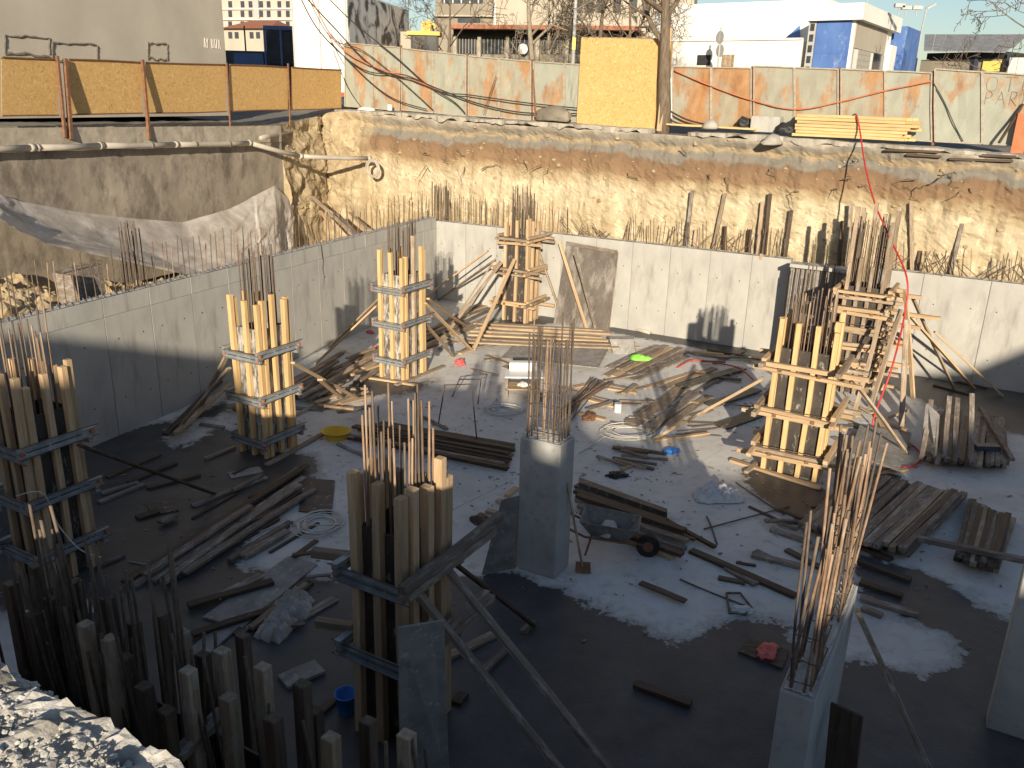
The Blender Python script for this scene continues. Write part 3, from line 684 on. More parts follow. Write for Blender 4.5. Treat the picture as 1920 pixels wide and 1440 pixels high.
def formwork(f, a, b, hp, hpost, label, style, levels, nl=3, nr=3, wood_m='wood_new', ply='ply_dark', pw=.095, pt=.09, heights=None, dirty=()):
    f = Vector(f); e = empty('column_formwork', f, label, 'formwork', 'formwork around the unfinished columns')
    inn = pt
    # four sheets of film faced plywood
    A, B = a-2*inn, b-2*inn; th = .022
    cen = f-E1*(a/2)+E2*(b/2)
    def sheet(c, d, n, L):
        W = Matrix((d, n, UP)).transposed().to_4x4(); W.translation = c-d*(L/2)+UP*(hp/2+.02)
        obj('panel', cbox_mesh(L, th, hp, .003, 0), ply, e, W)
    sheet(cen-E2*(B/2-th/2), E1, E2, A-.002); sheet(cen+E2*(B/2-th/2), E1, E2, A-.002)
    sheet(cen-E1*(A/2-th/2), E2, E1, B-2*th-.002); sheet(cen+E1*(A/2-th/2), E2, E1, B-2*th-.002)
    def post(c, d, n, i):
        H = hpost+random.uniform(-.14, .1)
        if heights: H = heights[i % len(heights)]
        wdt = pw*random.uniform(.9, 1.15); p0 = c+UP*.005; tilt = Vector((random.uniform(-.025, .025), random.uniform(-.025, .025), 0))
        timber('post', p0, p0+UP*H+tilt, pt, wdt, 'wood_old' if (i in dirty) else wood_m, e, up=n)
    i = 0
    for s, nn in ((-1, nl), (1, nl)):
        for q in range(nn):
            t = -a/2+pw*.6+(a-pw*1.2)*q/(nn-1)
            post(cen+E1*t+E2*(s*(b/2-pt/2)), E1, E2, i); i += 1
    for s, nn in ((1, nr), (-1, nr)):
        for q in range(nn):
            if nn == 1: t = 0
            else: t = -b/2+pt+pw*.6+(b-2*pt-pw*1.2)*q/(nn-1)
            post(cen+E2*t+E1*(s*(a/2-pt/2)), E2, E1, i); i += 1
    for li, z in enumerate(levels):
        if style == 'steel':
            ov = .2
            channel(cen-E2*(b/2+.05)+UP*z-E1*.04, E1, E2, a+ov, e); channel(cen+E1*(a/2+.05)+UP*(z+.10), E2, -E1, b+ov+.1, e)
            channel(cen+E2*(b/2+.05)+UP*z, E1, -E2, a+ov, e); channel(cen-E1*(a/2+.05)+UP*(z+.10), E2, E1, b+ov+.1, e)
            for dz, o in ((.10, .02), (-.07, .04)):
                p = cen-E2*(b/2+.09)+UP*(z+dz); bar(p-E1*(a/2+.2), p+E1*(a/2+.12), e, .008, 'rebar_dark', 'tie_rod')
                p = cen+E1*(a/2+.09)+UP*(z+dz+.09); bar(p-E2*(b/2+.12), p+E2*(b/2+.2), e, .008, 'rebar_dark', 'tie_rod')
        else:
            for s in (-1, 1):
                for k in (0, 1):
                    ov0, ov1 = random.uniform(.12, .5), random.uniform(.14, .65); zz = z+.11*k+random.uniform(-.01, .01)
                    p = cen+E2*(s*(b/2+.05+.004*k))+UP*zz
                    timber('yoke_plank', p-E1*(a/2+ov0)+UP*random.gauss(0, .02), p+E1*(a/2+ov1)+UP*random.gauss(0, .02), .09, random.uniform(.065, .09), random.choice(('wood_pine', 'wood_pine', 'wood_old')), e)
                    zz = z+.055+.11*k+.055; p = cen+E1*(s*(a/2+.15+.004*k))+UP*(zz)
                    timber('yoke_plank', p-E2*(b/2+ov0)+UP*random.gauss(0, .02), p+E2*(b/2+ov1)+UP*random.gauss(0, .02), .09, random.uniform(.065, .09), random.choice(('wood_pine', 'wood_old')), e)
            p = cen-E2*(b/2+.12)+UP*(z+.2); bar(p-E1*(a/2+.1), p+E1*(a/2+.1), e, .008, 'rebar_dark', 'tie_rod')
            for q in (-.35, .3):
                c = cen-E2*(b/2+.105)+E1*(a*q)+UP*(z+.05); obj('clamp_nut', MB().box(c, (.07, .03, .07), AX).mesh(), 'rust', e)
    return e, cen
def brace(par, px_top, Ytop, px_bot, w_=.1, h=.05, mat='wood_pine', zb=.03):
    p = atY(*px_top, Ytop); q = fl(*px_bot, zb); return timber('brace', q, p, w_, h, mat, par)
MIX = ('rebar_dark', 'rebar_dark', 'rebar_rust')
# column nearest the left edge, in shade
fL, cL = formwork(V2(-6.71, 10.86), .8, .86, 2.6, 3.22, 'shaded timber and steel column formwork at the left edge', 'steel', (.45, 1.3, 2.1), wood_m='wood_pine')
cage(V2(-6.71, 10.86), .8, .86, .3, 4.15, 20, 'rebar bundle rising out of the formwork at the left edge', mats=MIX)
brace(fL, (150, 835), 11.3, (402, 926), .13, .04, 'wood_dark')
# second column left, sunlit upper half
fA, cA = formwork(V2(-4.86, 15.72), .80, .86, 2.62, 3.22, 'left sunlit column formwork with blue steel walers, lower half in shade', 'steel', (.32, 1.2, 2.1), ply='ply_cement', heights=[3.28, 3.2, 3.16, 3.2, 3.22, 3.18, 3.22, 3.3, 3.15, 3.2])
cage(V2(-4.86, 15.72), .80, .86, .3, 4.25, 24, 'rebar bundle above the left sunlit formwork with blue walers', r=.0135, jit=.08)
brace(fA, (548, 680), 16.4, (672, 748)); brace(fA, (600, 712), 16.9, (640, 745), .12, .04)
timber('sole_board', fl(598, 768, .03), fl(668, 740, .03), .13, .05, 'wood_old', fA); timber('sole_board', fl(500, 872, .03), fl(608, 812, .03), .12, .05, 'wood_old', fA)
# third column, fully sunlit
fB, cB = formwork(V2(-2.76, 20.80), .82, .98, 2.72, 3.3, 'fully sunlit column formwork with steel walers in front of the corner', 'steel', (.5, 1.45, 2.35), ply='ply_cement', dirty=(7, 4), heights=[3.34, 3.3, 3.2, 3.3, 3.36, 3.3, 3.22, 3.7, 3.4])
cage(V2(-2.76, 20.80), .82, .98, .3, 4.1, 26, 'rebar bundle above the fully sunlit formwork near the corner', r=.0135, jit=.08)
brace(fB, (706, 574), 21.5, (592, 682), .11, .05); brace(fB, (797, 568), 21.6, (884, 656), .12, .04)
timber('sole_board', fl(742, 722, .03), fl(832, 686, .03), .12, .05, 'wood_old', fB); timber('sole_board', fl(690, 708, .03), fl(778, 722, .03), .1, .05, 'wood_pine', fB)
# nearest formwork, in shade
fF, cF = formwork(V2(-1.05, 7.72), .78, .87, 2.62, 3.18, 'big shaded column formwork in the foreground with crossing planks', 'steel', (1.12, 2.08), wood_m='wood_pine', pw=.11, pt=.1, heights=[3.28, 3.22, 3.15, 3.0, 3.05, 3.1, 3.2, 3.12, 3.36, 3.2], dirty=(3, 4))
cage(V2(-1.05, 7.72), .78, .87, .3, 4.28, 26, 'thick bundle of rebar with sunlit tips in the foreground formwork', r=.013, mats=('rebar_rust', 'rebar_rust', 'rebar_dark'), jit=.16, inset=.15)
for z, l0, l1 in ((2.32, .28, .78), (2.2, .2, .62), (1.42, .1, .5), (1.3, .1, .62)):
    p = cF+E1*(.78/2+.16)+UP*z; timber('yoke_plank', p-E2*(.43+l0), p+E2*(.43+l1), .10, .1, 'wood_grey', fF)
for z in (2.2, 1.3):
    p = cF-E2*.36+UP*z-E1*.45; timber('yoke_plank', p-E1*.42-E2*.1, p+E2*.05, .10, .1, 'wood_old', fF)
brace(fF, (832, 1060), 8.3, (1165, 1470), .1, .06, 'wood_grey'); brace(fF, (778, 1105), 7.9, (1075, 1475), .1, .06, 'wood_grey'); brace(fF, (850, 1055), 8.5, (1000, 1172), .1, .04, 'wood_dark')
# far column near the back wall, timber yokes
fC, cC = formwork(V2(.40, 27.15), .92, .85, 2.75, 3.3, 'far column formwork with timber yokes and braces by the back wall', 'wood', (.55, 1.6, 2.6), wood_m='wood_pine', ply='ply_dark')
cage(V2(.40, 27.15), .92, .85, .3, 4.45, 24, 'tall rebar bundle above the far column by the back wall', r=.012)
for a_, Y, b_ in (((928, 488), 27.4, (822, 562)), ((940, 492), 27.2, (840, 622)), ((932, 480), 27.2, (852, 600)), ((965, 486), 27.0, (888, 656)), ((915, 470), 27.6, (770, 576))):
    brace(fC, a_, Y, b_, .11, .05, random.choice(('wood_pine', 'wood_old')))
# big column right of centre with timber yokes
fD, cD = formwork(V2(6.02, 15.30), 1.12, .78, 2.55, 3.12, 'large sunlit column formwork right of centre with black panels and yellow posts', 'wood', (.38, 1.2, 2.12), nl=4, nr=3, heights=[3.15, 3.1, 3.1, 3.02, 3.2, 3.1, 3.0, 3.1, 3.2, 3.15, 3.3])
cage(V2(6.02, 15.30), 1.12, .78, .3, 3.75, 38, 'rebar bundle inside the large formwork right of centre', mats=('rebar_dark', 'rebar_rust'), jit=.1)
brace(fD, (1428, 712), 15.9, (1228, 822), .11, .06)
timber('sole_board', fl(1370, 862, .03), fl(1540, 916, .03), .13, .05, 'wood_pine', fD); timber('sole_board', fl(1398, 886, .03), fl(1420, 868, .03), .09, .06, 'wood_old', fD)
# tall column behind it
fG, cG = formwork(V2(9.05, 20.6), .95, .95, 2.75, 3.25, 'tall column formwork with many yoke planks behind the large one', 'wood', (.3, .75, 1.2, 1.65, 2.1, 2.5), nl=4, nr=2, wood_m='wood_old', ply='ply_dark', heights=[3.35, 3.5, 3.3, 4.4, 4.6, 4.75, 4.5, 4.7, 3.9, 4.6, 4.7, 4.4])
cage(V2(9.05, 20.6), (.95), .95, .3, 4.6, 30, 'rebar bundle inside the tall column formwork at the right', jit=.15)
for a_, Y, b_, mt_ in (((1704, 590), 20.6, (1826, 728), 'wood_pine'), ((1752, 622), 21.2, (1880, 742), 'wood_pine'), ((1697, 545), 20.2, (1712, 746), 'wood_pine'), ((1690, 580), 20.0, (1632, 764), 'wood_old'), ((1700, 600), 20.1, (1690, 800), 'wood_old')):
    brace(fG, a_, Y, b_, .12, .05, mt_)
for z, L0, L1 in ((2.65, .1, .8), (2.2, .2, 1.3), (1.9, .1, .9), (1.35, .1, .7), (.9, .1, .8)):
    p = cG-E2*.2+E1*.5+UP*z; timber('yoke_plank', p-E1*L0, p+E1*L1, .1, .09, 'wood_pine', fG)
# stub wall with exposed bars between the two back walls
st = empty('rebar_screen', V2(7.6, 22.6), 'dirty formwork panel behind a dense row of upright rebar at the back', 'formwork')
o = CORN+dB*12.55-nB*.75
W = Matrix((dB, nB, UP)).transposed().to_4x4(); W.translation = o+UP*1.38; obj('panel', cbox_mesh(1.75, .3, 2.76, .01, 0), 'ply_grey', st, W)
W = W.copy(); W.translation = o+UP*2.83-nB*.05; obj('cap', cbox_mesh(1.75, .5, .1, .01, 0), 'concrete', st, W)
for i in range(26):
    p = o+dB*(.03+i*.066)-nB*(.24+.08*(i % 2)); bar(p, p+UP*(2.75+random.uniform(-.3, .35))+dB*random.uniform(-.05, .05), st, .013, 'rebar_dark')
# ---- finished concrete columns
def ccol(f, a, b, h, label, ch=.025):
    f = Vector(f); e = empty('concrete_column', f, label, 'column', 'cast concrete columns')
    c = f-E1*(a/2)+E2*(b/2)
    W = Matrix((UP, E1, E2)).transposed().to_4x4(); W.translation = c; obj('shaft', cbox_mesh(h, a, b, ch, 0), 'concrete_col', e, W)
    mb = MB(); n = 14; vv = [c+E1*((i/n-.5)*(a-.05))+E2*((j/n-.5)*(b-.05))+UP*(h+.004+.022*random.random()) for i in range(n+1) for j in range(n+1)]
    mb.add(vv, [(i*(n+1)+j, (i+1)*(n+1)+j, (i+1)*(n+1)+j+1, i*(n+1)+j+1) for i in range(n) for j in range(n)]); mb.build('rough_top', 'concrete_top', e)
    return e
ccol(V2(.73, 11.48), .68, .49, 2.22, 'square grey concrete column in the centre with rebar on top')
cage(V2(.73, 11.48), .68, .49, 2.2, 4.12, 20, 'upright rebar on the central grey concrete column', r=.013, mats=('rebar_dark', 'rebar_dark', 'rebar_dark', 'rebar_rust'), inset=.07, splay=.05)
ccol(V2(2.64, 6.02), .30, 2.15, 2.22, 'long narrow concrete wall column at the bottom right with rusty rebar', .01)
cage(V2(2.64, 6.02), .30, .75, 2.2, 3.92, 16, 'rusty rebar cluster at the near end of the narrow wall column', r=.014, mats=('rebar_rust', 'rebar_dark', 'rebar_rust'), inset=.06, splay=.09, jit=.14)
cage(V2(2.64, 6.02)+E2*1.25, .30, .85, 2.2, 4.25, 18, 'rusty rebar cluster at the far end of the narrow wall column', r=.014, mats=('rebar_rust', 'rebar_rust', 'rebar_dark'), inset=.06, splay=.12, jit=.12)
ccol(V2(5.77, 8.42)+E1*2.0, 2.0, .3, 2.24, 'concrete wall column cut off by the right edge', .015)
# plank leaning beside the narrow column
T(timber('leaning_plank', fl(1765, 1490, .03), atY(1607, 1145, 7.6), .1, .05, 'wood_grey'), 'grey plank leaning on the right side of the narrow wall column', 'plank')
T(timber('leaning_board', fl(1560, 1560, .02), atY(1588, 1330, 6.6), .3, .03, 'wood_dark'), 'dark board leaning low against the narrow wall column', 'board')
# ================================================================== TIMBERS STANDING ON THE BANK BEHIND THE WALL
for (x0, y0), (x1, y1), mt_ in (((1284, 476), (1298, 358), 'wood_grey'), ((1330, 482), (1359, 363), 'wood_old'), ((1362, 482), (1360, 424), 'wood_dark'), ((1421, 484), (1430, 378), 'wood_old'), ((1434, 482), (1444, 363), 'wood_dark'),
                               ((1408, 482), (1406, 430), 'wood_dark'), ((1470, 492), (1484, 394), 'wood_dark'), ((1575, 500), (1580, 414), 'wood_dark'), ((1590, 505), (1596, 383), 'wood_old'), ((1722, 512), (1726, 470), 'wood_dark'), ((1780, 520), (1804, 419), 'wood_grey'), ((1299, 474), (1306, 430), 'wood_old'), ((1716, 518), (1709, 380), 'wood_old')):
    pl = (CORN, nB); p = onpl(x0, y0, pl, .42); q = onpl(x1, y1, pl, .55); p.z = min(p.z, 2.6)
    T(timber('standing_timber', p-UP*.4, q, .1, .08, mt_, None, up=nB), 'weathered timber propped upright behind the back basement wall', 'timber', 'timbers propped behind the back wall')
T(timber('leaning_plank', fl(1394, 640, .02), onpl(1428, 476, (CORN, nB), -.04), .09, .03, 'wood_pine', None, up=nB), 'long thin plank leaning on the sunlit back wall', 'plank')
for (x0, y0), (x1, y1) in (((1570, 0), (0, 0)),): pass
for a_, b_, w_, mt_ in (((668, 445), (585, 368), .16, 'wood_old'), ((668, 440), (630, 400), .22, 'wood_grey'), ((640, 448), (600, 395), .12, 'wood_pine'), ((690, 430), (655, 398), .12, 'wood_old')):
    p = atY(*a_, 29.6); q = atY(*b_, 31.6); T(timber('leaning_board', p, q, w_, .03, mt_), 'long board leaning in the earth corner behind the left wall', 'board', 'boards leaning in the earth corner')
# ================================================================== LEANING FORMWORK PANEL AT THE BACK WALL
lp = empty('formwork_panel', fl(1090, 616), 'large cement-splashed formwork panel leaning on the back wall', 'panel')
a0, a1 = fl(1038, 606), fl(1140, 624); tp0, tp1 = onpl(1062, 456, (CORN, nB), -.06), onpl(1158, 473, (CORN, nB), -.06)
nn = (a1-a0).cross(tp0-a0).normalized(); nn = nn if nn.y < 0 else -nn
MB().hexa([a0, a1, a1-nn*.03, a0-nn*.03, tp0, tp1, tp1-nn*.03, tp0-nn*.03]).build('panel', 'ply_scratched', lp)
for t in (.02, .98):
    timber('batten', a0.lerp(a1, t)-nn*.055, tp0.lerp(tp1, t)-nn*.055, .08, .05, 'wood_old', lp, up=nn)
timber('batten', tp0+nn*.02, tp1+nn*.02, .12, .03, 'wood_grey', lp, up=nn)
T(timber('leaning_plank', fl(1101, 620, .02), atY(1049, 453, 27.6), .10, .04, 'wood_pine', None, up=nB), 'pale plank leaning in front of the cement-splashed panel, left one', 'plank')
T(timber('leaning_plank', fl(1118, 622, .02), atY(1078, 474, 26.9), .10, .03, 'wood_grey', None, up=nB), 'grey plank leaning in front of the cement-splashed panel, right one', 'plank')
# ================================================================== NEAR WALL FORMWORK (bottom left, in shade)
nw = empty('wall_formwork', fl(160, 1165, 3.2)-UP*3.2, 'shaded formwork posts and sheets of the nearest wall at the bottom left', 'formwork')
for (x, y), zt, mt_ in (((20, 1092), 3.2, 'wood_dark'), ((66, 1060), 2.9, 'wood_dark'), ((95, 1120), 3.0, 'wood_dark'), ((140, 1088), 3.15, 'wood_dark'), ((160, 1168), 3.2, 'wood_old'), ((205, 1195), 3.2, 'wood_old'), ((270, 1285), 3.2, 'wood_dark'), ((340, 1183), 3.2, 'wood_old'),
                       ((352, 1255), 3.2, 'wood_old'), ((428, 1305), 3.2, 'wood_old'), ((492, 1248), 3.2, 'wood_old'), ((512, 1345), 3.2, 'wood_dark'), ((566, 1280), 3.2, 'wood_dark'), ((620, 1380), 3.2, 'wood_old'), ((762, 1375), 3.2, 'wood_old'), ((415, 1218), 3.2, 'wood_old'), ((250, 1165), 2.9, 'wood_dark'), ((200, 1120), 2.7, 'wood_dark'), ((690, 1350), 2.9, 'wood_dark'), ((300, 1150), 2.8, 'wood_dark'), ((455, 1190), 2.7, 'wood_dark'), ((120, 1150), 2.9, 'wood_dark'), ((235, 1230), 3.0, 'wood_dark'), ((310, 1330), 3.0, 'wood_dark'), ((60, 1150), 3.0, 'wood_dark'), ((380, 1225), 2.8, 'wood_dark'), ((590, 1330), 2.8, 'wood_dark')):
    p = fl(x, y, zt); b = p.copy(); b.z = .02; timber('post', b, p, .1, .09, mt_, nw, up=E2)  # woods picked darker: the near shade is put into the post colour
l0 = fl(0, 1130, 2.4); 
for s, zt in ((0, 2.5), (.55, 2.35)):
    o = Vector((-4.6, 6.35, 0))+E2*(s-.25)
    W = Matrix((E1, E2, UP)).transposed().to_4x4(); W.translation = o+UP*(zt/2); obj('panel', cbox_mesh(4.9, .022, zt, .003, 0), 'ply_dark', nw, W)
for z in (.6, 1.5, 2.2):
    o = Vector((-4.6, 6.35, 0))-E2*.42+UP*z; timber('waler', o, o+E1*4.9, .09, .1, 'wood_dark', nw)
p = fl(395, 1372, 2.3); T(timber('prop', fl(330, 1420, 2.6), fl(430, 1325, 2.6), .12, .06, 'wood_grey', nw))
sb = empty('starter_bars', Vector((-3.2, 5.9, 2)), 'dark starter bars sticking up along the nearest wall at the bottom left', 'rebar')
random.seed(31)
for i in range(72):
    t = random.uniform(0, 1) if i > 30 else random.uniform(.1, .45)
    p = Vector((-4.3, 6.25, 2.0))+E1*(5.4*t)+E2*random.uniform(-.12, .2)
    h = random.uniform(1.2, 2.0) if i <= 30 else random.uniform(.9, 1.5)
    bar(p, p+UP*h+E1*random.uniform(-.18, .1)+E2*random.uniform(-.1, .1), sb, .013, 'rebar_dark')
# ================================================================== FENCES AND STREET LEVEL
random.seed(11)
# OSB fence on the retaining wall
of = empty('osb_fence', onpl(270, 212, RP), 'low fence of yellow chipboard sheets in rusty frames on the retaining wall', 'fence')
osx = [(-90, 106, 219), (0, 107, 217), (112, 111, 216), (124, 111, 215), (270, 117, 212), (427, 121, 209), (543, 126, 206), (643, 131, 203)]
for (xa, ta, ba), (xb, tb, bb) in zip(osx, osx[1:]):
    if xb-xa < 20: continue
    g = 3
    P = [onpl(xa+g, ba, RP), onpl(xb-g, bb, RP), onpl(xb-g, tb, RP), onpl(xa+g, ta, RP)]
    n = RP[1]
    B0 = [p+n*.012 for p in P]
    o = MB().hexa([P[0], P[1], B0[1], B0[0], P[3], P[2], B0[2], B0[3]]).build('osb_sheet', 'osb', of)
    timber('top_rail', P[3]-n*.02, P[2]-n*.02, .035, .035, 'rust', of, up=n); timber('bottom_rail', P[0]-n*.02, P[1]-n*.02, .035, .035, 'rust', of, up=n)
for (xt, yt), (xb, yb), w_ in (((107, 105), (122, 258), .07), ((122, 110), (133, 262), .09), ((267, 112), (280, 262), .08), ((425, 118), (432, 240), .05), ((540, 119), (544, 236), .05)):
    timber('fence_post', onpl(xb, yb, RP, -.42 if yb > 245 else -.06), onpl(xt, yt, RP, -.06), w_, w_, 'rust', of, up=RP[1])
def sheet_fence(label, cols, leaf):
    e = empty('sheet_fence', onpl(cols[0][0], cols[0][2], FP), label, 'fence')
    for i, (x0, xm, x1, t0, t1, b0, b1, m0, m1) in enumerate(cols):
        tm = t0+(t1-t0)*(xm-x0)/(x1-x0); bm_ = b0+(b1-b0)*(xm-x0)/(x1-x0)
        for xa, xb, ta, tb, ba, bb, mt_ in ((x0, xm, t0, tm, b0, bm_, m0), (xm, x1, tm, t1, bm_, b1, m1)):
            P = [onpl(xa+1.2, ba, FP), onpl(xb-1.2, bb, FP), onpl(xb-1.2, tb, FP), onpl(xa+1.2, ta, FP)]; n = FP[1]
            # pressed sheet with a shallow dish
            vs = []; nq = 6
            for u in range(nq+1):
                for v in range(nq+1):
                    p = P[0].lerp(P[1], u/nq).lerp(P[3].lerp(P[2], u/nq), v/nq)
                    vs.append(p+n*(.02*math.sin(math.pi*u/nq)*math.sin(math.pi*v/nq)*random.uniform(-1.2, 1.6)))
            W = Matrix.Translation(P[0]); mb = MB(); mb.add([p-P[0] for p in vs]+[p-P[0]+n*.03 for p in vs], [(a*(nq+1)+b, (a+1)*(nq+1)+b, (a+1)*(nq+1)+b+1, a*(nq+1)+b+1) for a in range(nq) for b in range(nq)]+[tuple((nq+1)**2+z for z in (a*(nq+1)+b, a*(nq+1)+b+1, (a+1)*(nq+1)+b+1, (a+1)*(nq+1)+b)) for a in range(nq) for b in range(nq)])
            obj('metal_sheet', mb.mesh('metal_sheet'), mt_, e, W)
            for a, b in ((0, 1), (1, 2), (3, 2), (0, 3)):
                timber('sheet_frame', P[a]-n*.025, P[b]-n*.025, .04, .04, 'frame_steel', e, up=n)
        timber('fence_post', onpl(x1+1, b1+8, FP, .06), onpl(x1+1, t1-4, FP, .06), .07, .07, 'rust', e, up=FP[1])
    return e
a, b, c = 'sheet_a', 'sheet_b', 'sheet_c'
fe1 = sheet_fence('rust-stained grey sheet metal fence left of the tall chipboard box', [(646, 699, 751, 80, 89, 199, 207, a, a), (753, 814, 876, 90, 104, 206, 217, a, a), (878, 936, 997, 105, 115, 216, 225, b, b), (1000, 1059, 1088, 116, 121, 225, 229, a, a)], 0)
fe2 = sheet_fence('rust-stained grey sheet metal fence right of the bare tree', [(1261, 1334, 1410, 125, 128, 235, 242, b, c), (1413, 1490, 1573, 124, 130, 243, 252, b, b), (1576, 1660, 1748, 129, 137, 253, 265, b, a), (1752, 1842, 1932, 129, 141, 265, 274, a, a)], 0)
for p0, p1 in (((1003, 220), (1000, 130)), ((1005, 212), (999, 132))): timber('prop', onpl(*p0, FP, -.5), onpl(*p1, FP, -.05), .04, .03, 'rust', fe1)
timber('prop', onpl(1873, 268, FP, -.5), onpl(1918, 195, FP, -.06), .07, .05, 'wood_dark', fe2)
for p0, p1 in (((905, 212), (930, 142)), ((908, 212), (932, 144))): timber('prop', onpl(*p0, FP, -.3), onpl(*p1, FP, -.04), .02, .02, 'rust', fe1)
T(MB().box(onpl(1914, 250, FP, -.25), (.3, .08, 1.0), (E1, E2, UP)).build('orange_door', 'orange_rust'), 'orange steel plate leaning at the right end of the metal fence', 'plate')
# lettering
LET = {'O': [[(.1, .5), (.2, .9), (.5, 1), (.8, .9), (.9, .5), (.8, .1), (.5, 0), (.2, .1), (.1, .5)]], 'T': [[(0, 1), (1, 1)], [(.5, 1), (.5, 0)]], 'P': [[(.15, 0), (.15, 1), (.7, .95), (.8, .75), (.65, .55), (.15, .5)]],
       'A': [[(0, 0), (.45, 1), (.9, 0)], [(.2, .4), (.72, .4)]], 'R': [[(.15, 0), (.15, 1), (.7, .95), (.8, .75), (.65, .55), (.15, .5), (.85, 0)]], 'K': [[(.15, 0), (.15, 1)], [(.8, 1), (.15, .45), (.85, 0)]],
       'Y': [[(0, 1), (.45, .5), (.9, 1)], [(.45, .5), (.45, 0)]], 'B': [[(.15, 0), (.15, 1), (.7, .95), (.75, .75), (.6, .55), (.15, .52), (.7, .48), (.82, .25), (.7, .03), (.15, 0)]], 'Z': [[(.1, 1), (.85, 1), (.1, 0), (.85, 0)]]}
def strokes(word, pos, d, cw, ch, r, mat, parent, n):
    for i, c_ in enumerate(word):
        if c_ == ' ': continue
        mb = MB()
        for st_ in LET[c_]:
            mb.tube([pos+d*((i+x*.78)*cw+random.gauss(0, .006))+UP*(y*ch+random.gauss(0, .006)) for x, y in st_], r, 4)
        mb.build('letter', mat, parent)
strokes('OTO', onpl(1845, 171, FP, -.004), E1, .42, .36, .012, 'ink_dark', fe2, FP[1]); strokes('PARK', onpl(1843, 196, FP, -.004), E1, .29, .33, .011, 'ink_dark', fe2, FP[1])
# tall chipboard box
cb = empty('chipboard_box', onpl(1160, 238, FP, -.4), 'tall yellow chipboard box standing between the two metal fences', 'box')
P = [onpl(1081, 231, FP, -.4), onpl(1226, 242, FP, -.4), onpl(1238, 74, FP, -.4), onpl(1090, 70, FP, -.4)]; n = FP[1]
MB().hexa([P[0], P[1], P[1]+n*.02, P[0]+n*.02, P[3], P[2], P[2]+n*.02, P[3]+n*.02]).build('front_sheet', 'osb', cb)
Q = [p+n*1.1 for p in P]
MB().hexa([P[1]+n*.022, P[1]+n*.022+E1*.02, Q[1]+E1*.02, Q[1], P[2]+n*.022, P[2]+n*.022+E1*.02, Q[2]+E1*.02, Q[2]]).build('side_sheet', 'osb', cb)
MB().hexa([P[0]+n*.022, P[0]+n*.022+E1*.02, Q[0]+E1*.02, Q[0], P[3]+n*.022, P[3]+n*.022+E1*.02, Q[3]+E1*.02, Q[3]]).build('side_sheet', 'osb', cb)
MB().hexa([Q[0], Q[1], Q[1]+n*.02, Q[0]+n*.02, Q[3], Q[2], Q[2]+n*.02, Q[3]+n*.02]).build('back_sheet', 'osb', cb)
MB().hexa([P[3]+UP*.002, P[2]+UP*.002, Q[2]+UP*.002, Q[3]+UP*.002, P[3]+UP*.03, P[2]+UP*.03, Q[2]+UP*.03, Q[3]+UP*.03]).build('lid', 'wood_old', cb)
# rough slab edge along the top of the bank
def slab(name, xs, label, w0, w1, th=.16):
    pts = []
    tri = [fpt(x, y, -.95) for x, y in xs]
    P = densify([p for p in tri]+[tri[-1]+E1*.01], .12); P = P[:max(2, int((tri[-1]-tri[0]).length/.12)-1)]
    vs = []
    for p in P:
        o = .20*fbm(Vector((p.x*1.7, p.y*1.7, 1)), 6)-.05; zz = .03*fbm(Vector((p.x*2, p.y*2, 5)), 3)
        a_ = p-E2*(w0+o); b_ = p+E2*w1
        lo = th*max(.3, .75+.9*fbm(Vector((p.x*2, p.y*2, 9)), 4))
        vs += [a_+UP*(.05+zz), b_+UP*(.06+zz), b_-UP*th, a_+E2*.04+UP*(.05-lo)]
    mb = MB(); mb.v = [tuple(v) for v in vs]; n_ = len(P)
    mb.f = [(i*4+j, i*4+(j+1) % 4, (i+1)*4+(j+1) % 4, (i+1)*4+j) for i in range(n_-1) for j in range(4)]+[(3, 2, 1, 0), tuple((n_-1)*4+j for j in range(4))]
    return T(mb.build(name, 'slab'), kind='structure')
slab('pavement_edge', [(625, 208), (760, 215), (900, 226), (1080, 236), (1228, 246)], '', .06, .9)
slab('pavement_edge', [(1290, 251), (1420, 256), (1600, 270), (1780, 284), (1940, 298)], '', .08, .95)
# things on the edge
lum = empty('lumber_stack', fpt(1600, 262, -.55), 'stack of fresh yellow boards strapped with red at the pit edge', 'lumber')
u0, u1 = onpl(1489, 256, FP, -.75), onpl(1706, 267, FP, -.75); Ld = (u1-u0).normalized(); LL = (u1-u0).length
for r in range(7):
    for k in range(3):
        j0, j1 = random.uniform(-.06, .06), random.uniform(-.22, .22)
        p = u0+Ld*j0+E2*(k*.17)+UP*(.06+r*.088)
        timber('board', p, u1+Ld*j1+E2*(k*.17)+UP*(.06+r*.088), .16, .078, 'wood_new', lum)
bb = [onpl(1250, 236, FP, -.7), onpl(1421, 246, FP, -.7)]
for k in range(3): T(timber('board', bb[0]+E2*(.16*k)+UP*.05, bb[1]+E2*(.16*k)+UP*.05+E1*random.uniform(-.2, .2), .15, .05, 'wood_new'), 'fresh yellow board lying flat at the foot of the bare tree', 'board', 'fresh boards by the tree')
p = onpl(1436, 246, FP, -.35); T(obj('concrete_block', cbox_mesh(.85, .5, .45, .02, 0), 'concrete', None, (lambda W: W)(Matrix(((E1.x, E2.x, 0, p.x-E1.x*.42), (E1.y, E2.y, 0, p.y-E1.y*.42), (0, 0, 1, p.z+.2), (0, 0, 0, 1))))), 'pale concrete block beside the fresh board stack', 'block')
